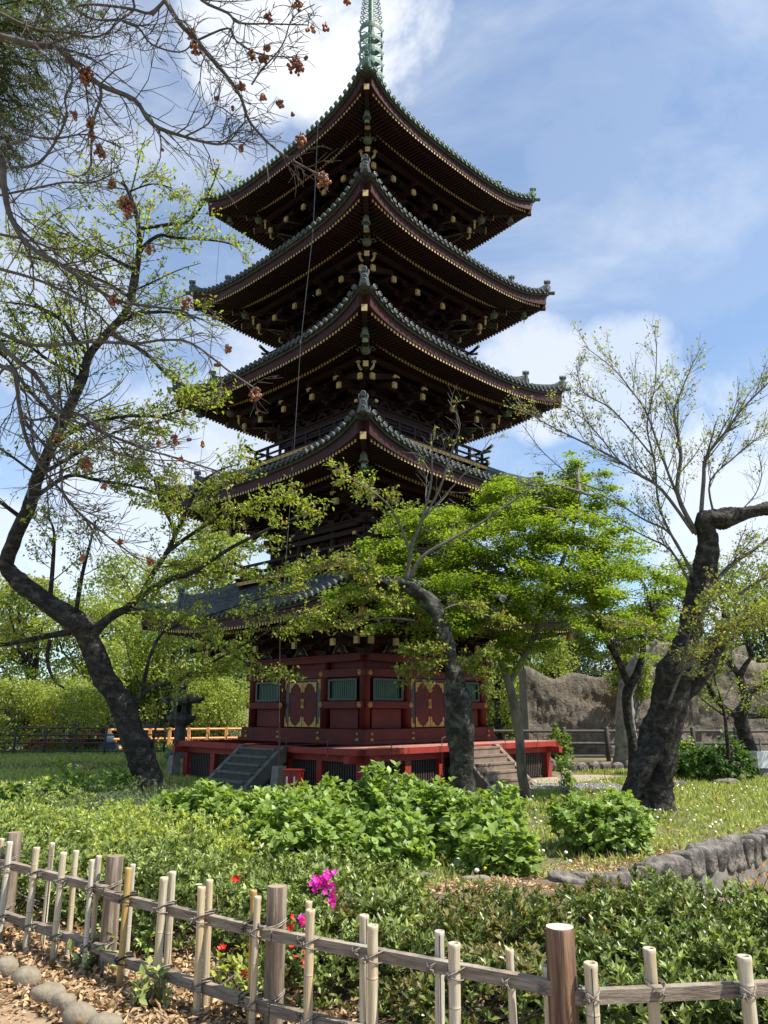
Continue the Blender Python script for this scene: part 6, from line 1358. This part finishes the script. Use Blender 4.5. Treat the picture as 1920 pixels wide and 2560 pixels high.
for k in range(24):
    q = np.array([0, 0]) + (np.array([6.9, 3.0]) * k / 23); mb = MB(); mb.box((q[0], q[1], 0.3), (0.06, 0.06, 0.5)); mb.build('baluster', M['orange'], of)
mb = MB(); mb.box((3.45, 1.5, 0.05), (7.7, 0.4, 0.12), np.array(Matrix.Rotation(math.atan2(3, 6.9), 3, 'Z'))); mb.build('sill_beam', M['orange'], of)
rail_fence('bamboo_screen_fence', (-19, 33), (-9.3, 34), 1.15, 9, (0.97, 0.72, 0.45, 0.15), M['logfence'], 'dark low lattice fence along the far left edge of the lawn', 0.05, 0.03)
# rock wall
def cliff(name, x0, x1, yb, h, label, seed, dy=0.0):
    rs_ = np.random.RandomState(seed); nx_, nz_ = 90, 34; xs_ = np.linspace(x0, x1, nx_); V = []; ph = rs_.uniform(0, 6, 10)
    top = h + 0.28 * np.sin(xs_ * 0.9 + ph[0]) * 0.6 + 0.22 * np.abs(np.sin(xs_ * 1.15 + ph[1])) + 0.1 * np.sin(xs_ * 3.1 + ph[2])
    for j in range(nz_):
        f = j / (nz_ - 1)
        for i in range(nx_):
            z = -0.2 + (top[i] + 0.2) * min(1, f / 0.82); rnd = 0.06 * math.sin(xs_[i] * 2.2 + z * 1.7 + ph[3]) + 0.05 * math.sin(xs_[i] * 5.1 - z * 4 + ph[4]) + 0.02 * math.sin(z * 9 + xs_[i] * 2 + ph[5]) + 0.05 * rs_.uniform(-1, 1)
            back = 0 if f < 0.72 else (f - 0.72) / 0.28; V.append((xs_[i], yb + dy * (xs_[i] - x0) + rnd * (1 - back) + back ** 2 * 0.7 + 0.06 * z, z + (0.16 * math.sin(back * PI))))
    mb = MB(); mb.add(V, [(j * nx_ + i, j * nx_ + i + 1, (j + 1) * nx_ + i + 1, (j + 1) * nx_ + i) for j in range(nz_ - 1) for i in range(nx_ - 1)])
    e = nx_ * (nz_ - 1); mb.add([(x0, yb + 1.8, -0.2), (x0, yb + 1.8, top[0]), (x0, yb - .1, -0.2), (x0, yb - .0, top[0])], [(0, 1, 3, 2)])
    o = mb.build(name, M['cliff'], None, True); tag(o, label, 'wall')
cliff('rock_wall', 6.0, 13.2, 33.2, 3.35, 'brown artificial rock wall with a wavy top behind the log fence', 3)
cliff('rock_wall', 13.0, 27.0, 34.2, 3.9, 'taller ochre rock wall section behind the trees at the right edge', 9)
cliff('rock_wall', 12.2, 17.0, 36.0, 4.7, 'back tier of rock wall rising above the wavy-topped section near the huge cherry', 14)
rs = np.random.RandomState(8)
k = 0
SW = []
for x in np.arange(3.6, 17.5, 0.42):
    mb = MB(); rockmesh(mb, (0, 0, 0), (0.24, 0.17, 0.2 + rs.uniform(-.03, .05)), rs, 10, 7, 0.12); o = mb.build('wall_stone', M['rock'], None, True); o.location = (x + rs.uniform(-.05, .05), 28.45, 0.12)
    tag(o, 'dark rounded stone in the low border below the black log fence', 'stone', 'rounded border stones below the log fence')
# background trees
def bgtree(name, px, ytop, dep, wpx, m_, label, n=9000, L=0.2, seed=0, trunk_m='bark', cat='tree', low=0.18, second=None, puffs=18, ybot=None, thin=1.0):
    c = U(px, 1800, dep); zt = float(U(px, ytop, dep)[2]); Yd = c[1]; z0 = 0.0; h = zt - z0; r = wpx / FPX * dep / 2
    T = Tree(name, (c[0], Yd, z0), label, cat, seed=seed + 200); rs_ = T.rs
    T.trunk(wander(np.array([c[0], Yd, -0.1]), np.array([c[0] + rs_.uniform(-.3, .3), Yd, h * 0.75]), 6, 0.12 * h / 8, rs_), np.linspace(0.032 * h, 0.008 * h, 6), 10, 0.06)
    zb = h * low; PP, AA, NN = [], [], []
    for k in range(puffs):
        f = (k + 0.5) / puffs; z = zb + (h - zb) * (f ** 0.85); rr = r * math.sqrt(max(0.05, 1 - ((f - 0.42) / 0.62) ** 2)); a = rs_.uniform(0, 2 * PI); d = rr * rs_.uniform(0.35, 0.85)
        pc = np.array([c[0] + math.cos(a) * d, Yd + math.sin(a) * d * 0.9, z]); pr = r * rs_.uniform(0.30, 0.46); pc[2] = min(pc[2], h - pr * 0.6)
        T.br.tube(wander(np.array([c[0], Yd, max(0.3 * h * 0.5, z * 0.6)]), pc, 5, 0.08 * r, rs_), np.linspace(0.012 * h, 0.003 * h, 5), 5, cap=False)
        m = int(n / puffs * (pr / (0.38 * r)) ** 2); v = rdir(m, 0.35); sh_ = 1 + 0.16 * np.sin(v[:, 0] * 6 + k) + 0.16 * np.sin(v[:, 1] * 7 + v[:, 2] * 6 + k * 2); q = v * (pr * sh_ * rs_.uniform(0.62, 1.06, m))[:, None] * np.array([1.05, 1.05, 0.72])
        PP.append(pc + q); a_ = v * 0.5 + RS.normal(size=(m, 3)) * 0.6; a_[:, 2] -= 0.25; AA.append(a_); NN.append(v * 0.6 + RS.normal(size=(m, 3)) * 0.5 + np.array([0, 0, 0.5]))
    T.br.v = [np.concatenate(T.br.v) - T.b]; T.br.build('branches', M[trunk_m], T.o); T.tr.v = [np.concatenate(T.tr.v) - T.b]; T.tr.build('trunk', M[trunk_m], T.o, True)
    P, A, N_ = map(np.concatenate, (PP, AA, NN)); m = len(P); L_ = L * RS.uniform(0.6, 1.2, m)
    if second is not None: s_ = np.sin(P[:, 0] * 1.3 + seed) + np.sin(P[:, 2] * 1.7) + RS.normal(size=m) * 0.4 > 0.7
    else: s_ = np.zeros(m, bool)
    leaves('leaves', P[~s_] - T.b, A[~s_], unit(N_[~s_]), L_[~s_], L_[~s_] * 0.30, M[m_], T.o, 0.15)
    if s_.any(): leaves('pale_leaves', P[s_] - T.b, A[s_], unit(N_[s_]), L_[s_], L_[s_] * 0.30, M[second], T.o, 0.15)
# left side, far to near
bgtree('zelkova_tree', 520, 1275, 52, 330, 'bgA', 'tall pale green tree crown directly left of the pagoda, highest of the far trees', 17000, 0.24, 1, second='bgY')
bgtree('broadleaf_tree', 320, 1370, 56, 330, 'bgA', 'pale far tree just left of the highest crown, partly behind cherry branches', 12000, 0.25, 2)
bgtree('broadleaf_tree', 60, 1430, 44, 300, 'bgY', 'yellow-green rounded tree at the far left edge', 13000, 0.21, 3, second='bgB')
bgtree('broadleaf_tree', -80, 1400, 50, 300, 'bgB', 'mid green tall tree cut by the left frame edge', 9000, 0.24, 4)
bgtree('broadleaf_tree', 210, 1490, 41, 280, 'bgA', 'dense mid green tree behind the fork of the leaning cherry', 13000, 0.19, 5, second='bgB')
bgtree('broadleaf_tree', 420, 1540, 44, 280, 'bgB', 'mid green tree right of the leaning cherry trunk, above the lantern', 12000, 0.20, 6, second='bgA')
bgtree('broadleaf_tree', 560, 1600, 46, 240, 'bgA', 'bright tree between the stone lantern and the pagoda wall', 10000, 0.20, 7, second='bgB', low=0.3)
bgtree('maple_tree', 170, 1710, 34, 260, 'bgA', 'small bright maple with a pale forked trunk above the dark lattice fence', 8000, 0.13, 8, 'barkpale', second='bgY', low=0.42)
bgtree('maple_tree', 20, 1700, 33, 200, 'bgA', 'small leafy tree at the left frame edge above the border plants', 7000, 0.13, 9, 'barkpale', low=0.12)
bgtree('maple_tree', 560, 1690, 42, 200, 'bgA', 'small bright maple rising behind the orange railing', 8000, 0.15, 10, low=0.25)
bgtree('broadleaf_tree', 300, 1700, 46, 240, 'bgC', 'dark understorey tree behind the leaning trunk', 8000, 0.2, 11, low=0.05)
bgtree('broadleaf_tree', 480, 1730, 50, 260, 'bgC', 'dark low tree in the gap behind the lantern', 8000, 0.2, 12, low=0.03)
bgtree('broadleaf_tree', 100, 1720, 50, 260, 'bgC', 'dark low tree behind the small maple at far left', 8000, 0.2, 13, low=0.03)
# right side
bgtree('broadleaf_tree', 1250, 1560, 44, 230, 'bgA', 'bright leafy tree right of the pagoda wall, left of the rock wall', 12000, 0.18, 14, second='bgB', low=0.05)
bgtree('broadleaf_tree', 1330, 1480, 50, 260, 'bgB', 'mid green tall tree behind the left end of the rock wall', 11000, 0.21, 15, low=0.1)
bgtree('evergreen_tree', 1450, 1560, 40, 190, 'bgC', 'very dark evergreen looming above the wavy rock wall', 11000, 0.17, 16, low=0.1, second='bgR')
bgtree('evergreen_tree', 1560, 1540, 42, 170, 'bgR', 'russet tinged evergreen above the rock wall left of the huge cherry', 10000, 0.17, 17, low=0.1)
bgtree('maple_tree', 1390, 1590, 35.5, 170, 'bgA', 'light green small tree in front of the dark evergreen by the wall top', 5500, 0.14, 18, low=0.45)
bgtree('maple_tree', 1590, 1640, 31.2, 110, 'bgA', 'yellow-green feathery maple over the rock wall behind the thin dark trunk', 6000, 0.12, 19, low=0.62, trunk_m='barkwhite')
bgtree('broadleaf_tree', 1840, 1390, 48, 320, 'bgB', 'large green tree at the right edge behind the rock wall', 15000, 0.22, 20, second='bgR')
bgtree('broadleaf_tree', 1660, 1500, 52, 240, 'bgB', 'far green tree seen left of the huge cherry trunk top', 9000, 0.23, 21, second='bgC')
bgtree('broadleaf_tree', 1960, 1480, 38, 260, 'bgC', 'dark evergreen cut by the right frame edge', 9000, 0.19, 22, low=0.1)
T = Tree('crooked_tree', (*U(1893, 1935, 25.0)[:2], 0.0), 'crooked leaning tree with sparse pale leaves near the right frame edge', seed=51)
T.trunk(UP([(1905, 1955), (1885, 1905), (1865, 1850), (1852, 1800), (1866, 1740), (1850, 1690), (1880, 1640)], 25), [0.34, 0.25, 0.22, 0.2, 0.14, 0.1, 0.06], 14, 0.12)
for pxs in ([(1855, 1800), (1800, 1760), (1760, 1690), (1775, 1640)], [(1866, 1740), (1920, 1700), (1980, 1690)], [(1862, 1790), (1920, 1790), (1990, 1780)], [(1850, 1690), (1800, 1640), (1740, 1650)], [(1880, 1640), (1860, 1560), (1900, 1500)]):
    P, R = T.limb(UP(pxs, 25), 0.11, 0.03, 6); T.twigs(P, R, 20, 1.5, levels=2, kids=4, up=0.1, flat=0.35, gap=0.12, leafy=0.9)
T.build(M['bark'], M['bark'], M['bgA'], per=3, L=0.12, W=0.03)
T = Tree('young_tree', (*U(1826, 1965, 22.5)[:2], 0.0), 'slender sapling with a straight thin stem on the shaded lawn at right', seed=52)
T.trunk(UP([(1826, 1965), (1822, 1900), (1816, 1830), (1812, 1790), (1800, 1740)], 22.5), [0.06, 0.055, 0.05, 0.045, 0.03], 8, 0.04)
for pxs in ([(1812, 1790), (1770, 1760), (1730, 1720)], [(1814, 1800), (1850, 1760), (1890, 1730)], [(1800, 1740), (1785, 1690), (1790, 1650)]):
    P, R = T.limb(UP(pxs, 22.5), 0.03, 0.01, 5); T.twigs(P, R, 9, 0.9, levels=2, kids=3, up=0.1, flat=0.5, gap=0.14, leafy=0.6)
T.build(M['bark'], M['bark'], M['bgA'], per=2, L=0.10, W=0.025)
T = Tree('pale_tree', (*U(1560, 1915, 27.5)[:2], 0.0), 'peeling pale grey trunk beside the thin maple before the log fence', seed=53)
T.trunk(UP([(1560, 1925), (1562, 1870), (1560, 1800), (1566, 1730), (1588, 1670), (1610, 1630), (1640, 1600)], 27.5), [0.42, 0.32, 0.28, 0.28, 0.26, 0.2, 0.12], 14, 0.14)
T.build(M['barkwhite'], M['barkwhite'])
# understorey hedges closing the view
def hedge(x0, x1, yb, h, m_, label, n, L=0.16, seed=0, second=None):
    rs_ = np.random.RandomState(seed); o = empty('hedge', ((x0 + x1) / 2, yb, 0.0), 0, label, 'hedge'); xx = rs_.uniform(x0, x1, n); zz = rs_.uniform(0, 1, n); yy = rs_.uniform(-0.9, 0.6, n)
    hh = h * (0.8 + 0.14 * np.sin(xx * 1.3 + seed) + 0.12 * np.sin(xx * 3.1 + seed * 2)); P = np.stack([xx, yb + yy + 0.4 * np.sin(xx * 2 + zz * 4), zz * hh], 1); P -= np.array(o.location)
    leaves('leaves', P, RS.normal(size=(n, 3)), rdir(n, 0.8), L * RS.uniform(0.6, 1.2, n), L * 0.28, M[m_], o, 0.15)
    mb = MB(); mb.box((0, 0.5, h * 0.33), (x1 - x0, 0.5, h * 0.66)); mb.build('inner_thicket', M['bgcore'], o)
    return o
M['reddull'] = leafm('red_azalea_mass', (0.40, 0.05, 0.03), (0.10, 0.13, 0.03), 0.4)
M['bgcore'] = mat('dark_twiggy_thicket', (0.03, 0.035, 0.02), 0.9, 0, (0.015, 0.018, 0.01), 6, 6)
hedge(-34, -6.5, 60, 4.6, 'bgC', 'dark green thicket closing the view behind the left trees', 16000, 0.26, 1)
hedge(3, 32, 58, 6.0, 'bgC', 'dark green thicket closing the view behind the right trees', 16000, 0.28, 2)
hedge(-90, -34, 62, 7, 'bgB', 'green thicket far left beyond the frame edge', 7000, 0.4, 3)
hedge(32, 90, 62, 7, 'bgB', 'green thicket far right beyond the frame edge', 7000, 0.4, 4)
hedge(-6.5, 3, 62, 6, 'bgB', 'green thicket hidden behind the pagoda foot', 3000, 0.3, 5)
hr_ = hedge(-16.5, -12.6, 36.5, 1.25, 'reddull', 'red flowering azalea hedge behind the dark lattice fence', 2600, 0.07, 6)
hedge(-24, -9.2, 35.2, 0.6, 'hydrdk', 'low green border plants along the dark lattice fence', 6000, 0.12, 7)
hedge(-12, -8, 36.6, 0.7, 'hydrdk', 'low green planting before the orange railing', 2500, 0.12, 8)
# low grey building glimpsed through the trees
bd = empty('building', (-15.5, 57, 0), 0, 'low grey building glimpsed between the trees left of the pagoda', 'building')
mb = MB(); mb.box((0, 0, 1.7), (12, 4, 3.4)); wl_ = mb.build('wall', M['plaster'], bd); mb = MB(); mb.box((0, 0, 3.5), (12.6, 4.6, 0.25)); mb.build('roof', M['concrete'], bd)
for k in range(5):
    mb = MB(); mb.box((-4.8 + 2.4 * k, -2.02, 1.9), (1.5, 0.08, 1.1)); w_ = mb.build('window', M['whitepaint'], bd); mb = MB(); mb.box((-4.8 + 2.4 * k, -2.07, 1.9), (1.3, 0.04, 0.9)); mb.build('pane', M['glass'], w_)
# floodlights on a pole, cone, covered machine, white sign post, planter
p = U(178, 1720, 38); fl_ = empty('floodlight_pole', (p[0], p[1], 0.0), 0, 'thin pole with a bar of two square white floodlights behind the left maple', 'lamp')
mb = MB(); mb.cyl((0, 0, 0), (0, 0, p[2] - 0.2), 0.05); mb.build('pole', M['metal'], fl_); mb = MB(); mb.box((0, 0, p[2] - 0.25), (1.7, 0.08, 0.08)); mb.build('crossbar', M['metal'], fl_)
for sx in (-0.55, 0.55): mb = MB(); mb.box((sx, -0.05, p[2] + 0.05), (0.36, 0.14, 0.32), top=0.9); h_ = mb.build('floodlight', M['metal'], fl_); mb = MB(); mb.box((sx, -0.13, p[2] + 0.05), (0.30, 0.02, 0.26)); mb.build('lens', M['lamp'], h_)
p = U(236, 1868, 35.5); cn = empty('traffic_cone', (p[0], p[1], float(G(p[0], p[1]))), 0, 'green traffic cone beside the leaning trunk near the dark lattice fence', 'cone')
mb = MB(); mb.lathe((0, 0, 0), [(0.2, 0.03), (0.19, 0.06), (0.03, 0.75), (0.02, 0.77)], 14); mb.build('cone_body', M['cone'], cn, True); mb = MB(); mb.box((0, 0, 0.02), (0.46, 0.46, 0.04)); mb.build('cone_base', M['cone'], cn)
p = U(270, 1880, 34.5); bb = empty('covered_machine', (p[0], p[1], float(G(p[0], p[1]))), 0, 'low machine under a dark blue cover with a white drum beside the green cone', 'machine')
mb = MB(); mb.box((0, 0, 0.22), (0.9, 0.5, 0.44), top=0.8); mb.build('cover', M['bluebody'], bb); mb = MB(); mb.lathe((0, 0, 0.66), [(0.16, -0.2), (0.22, 0), (0.14, 0.18), (0.02, 0.22)], 12); mb.build('drum', M['whitepaint'], bb, True)
p = U(1735, 1925, 24.5); pb = empty('planter', (p[0], p[1], 0.0), 0, 'pale square planter box with a dark rim between two bushes at right', 'planter')
mb = MB(); mb.box((0, 0, 0.24), (0.85, 0.5, 0.48), top=1.08); mb.build('box', M['stepgrey'], pb); mb = MB(); mb.box((0, 0, 0.5), (0.97, 0.6, 0.06)); mb.build('rim', M['rust'], pb)
p = U(1912, 1895, 24.5); pb = empty('water_tank', (p[0], p[1], 0.0), 0, 'pale grey box with an upright pipe cut by the right frame edge', 'tank')
mb = MB(); mb.box((0, 0, 0.55), (0.7, 0.5, 0.5)); mb.build('tank_body', M['whitepaint'], pb); mb = MB(); mb.cyl((-0.1, 0, 0.8), (-0.1, 0, 1.2), 0.03); mb.build('pipe', M['metal'], pb); mb = MB(); mb.box((0, 0, 0.15), (0.5, 0.35, 0.3)); mb.build('plinth', M['concrete'], pb)
# small stones at tree feet on the right
rs = np.random.RandomState(15)
for px, y, dep, lb in ((1812, 1966, 22.0, 'grey stone at the foot of the slender sapling'), (1828, 1969, 21.8, 'smaller grey stone right of the sapling stem'), (1850, 1940, 24.0, 'broad low stone left of the crooked tree'), (1690, 1935, 21.5, 'small dark stone beside the huge cherry trunk in shade'), (1925, 1940, 24.0, 'low stone at the right frame edge below the tank')):
    q = U(px, y, dep); mb = MB(); rockmesh(mb, (0, 0, 0), (0.28, 0.2, 0.14), rs, 12, 8, 0.15); o = mb.build('stone', M['rock'], None, True); o.location = (q[0], q[1], float(G(q[0], q[1])) + 0.03); tag(o, lb, 'stone')
# reddish maple seedling by the channel
p = U(1880, 2215, 7.0); T = Tree('maple_seedling', (p[0], p[1], float(G(p[0], p[1]))), 'thin seedling with orange and yellow leaves at the right edge above the hedge', 'plant', seed=61)
for pxs in ([(1875, 2330), (1880, 2240), (1900, 2180)], [(1880, 2240), (1855, 2210), (1840, 2190)], [(1880, 2250), (1910, 2215), (1930, 2160)]): P, R = T.limb(UP(pxs, 7.0), 0.006, 0.003, 4); T.twigs(P, R, 5, 0.13, levels=1, leafy=1.0, gap=0.05, flat=0.5)
T.build(M['bark'], M['bark'], leafm('orange_seedling_leaf', (0.45, 0.30, 0.06), (0.55, 0.20, 0.08)), per=3, L=0.05, W=0.012)
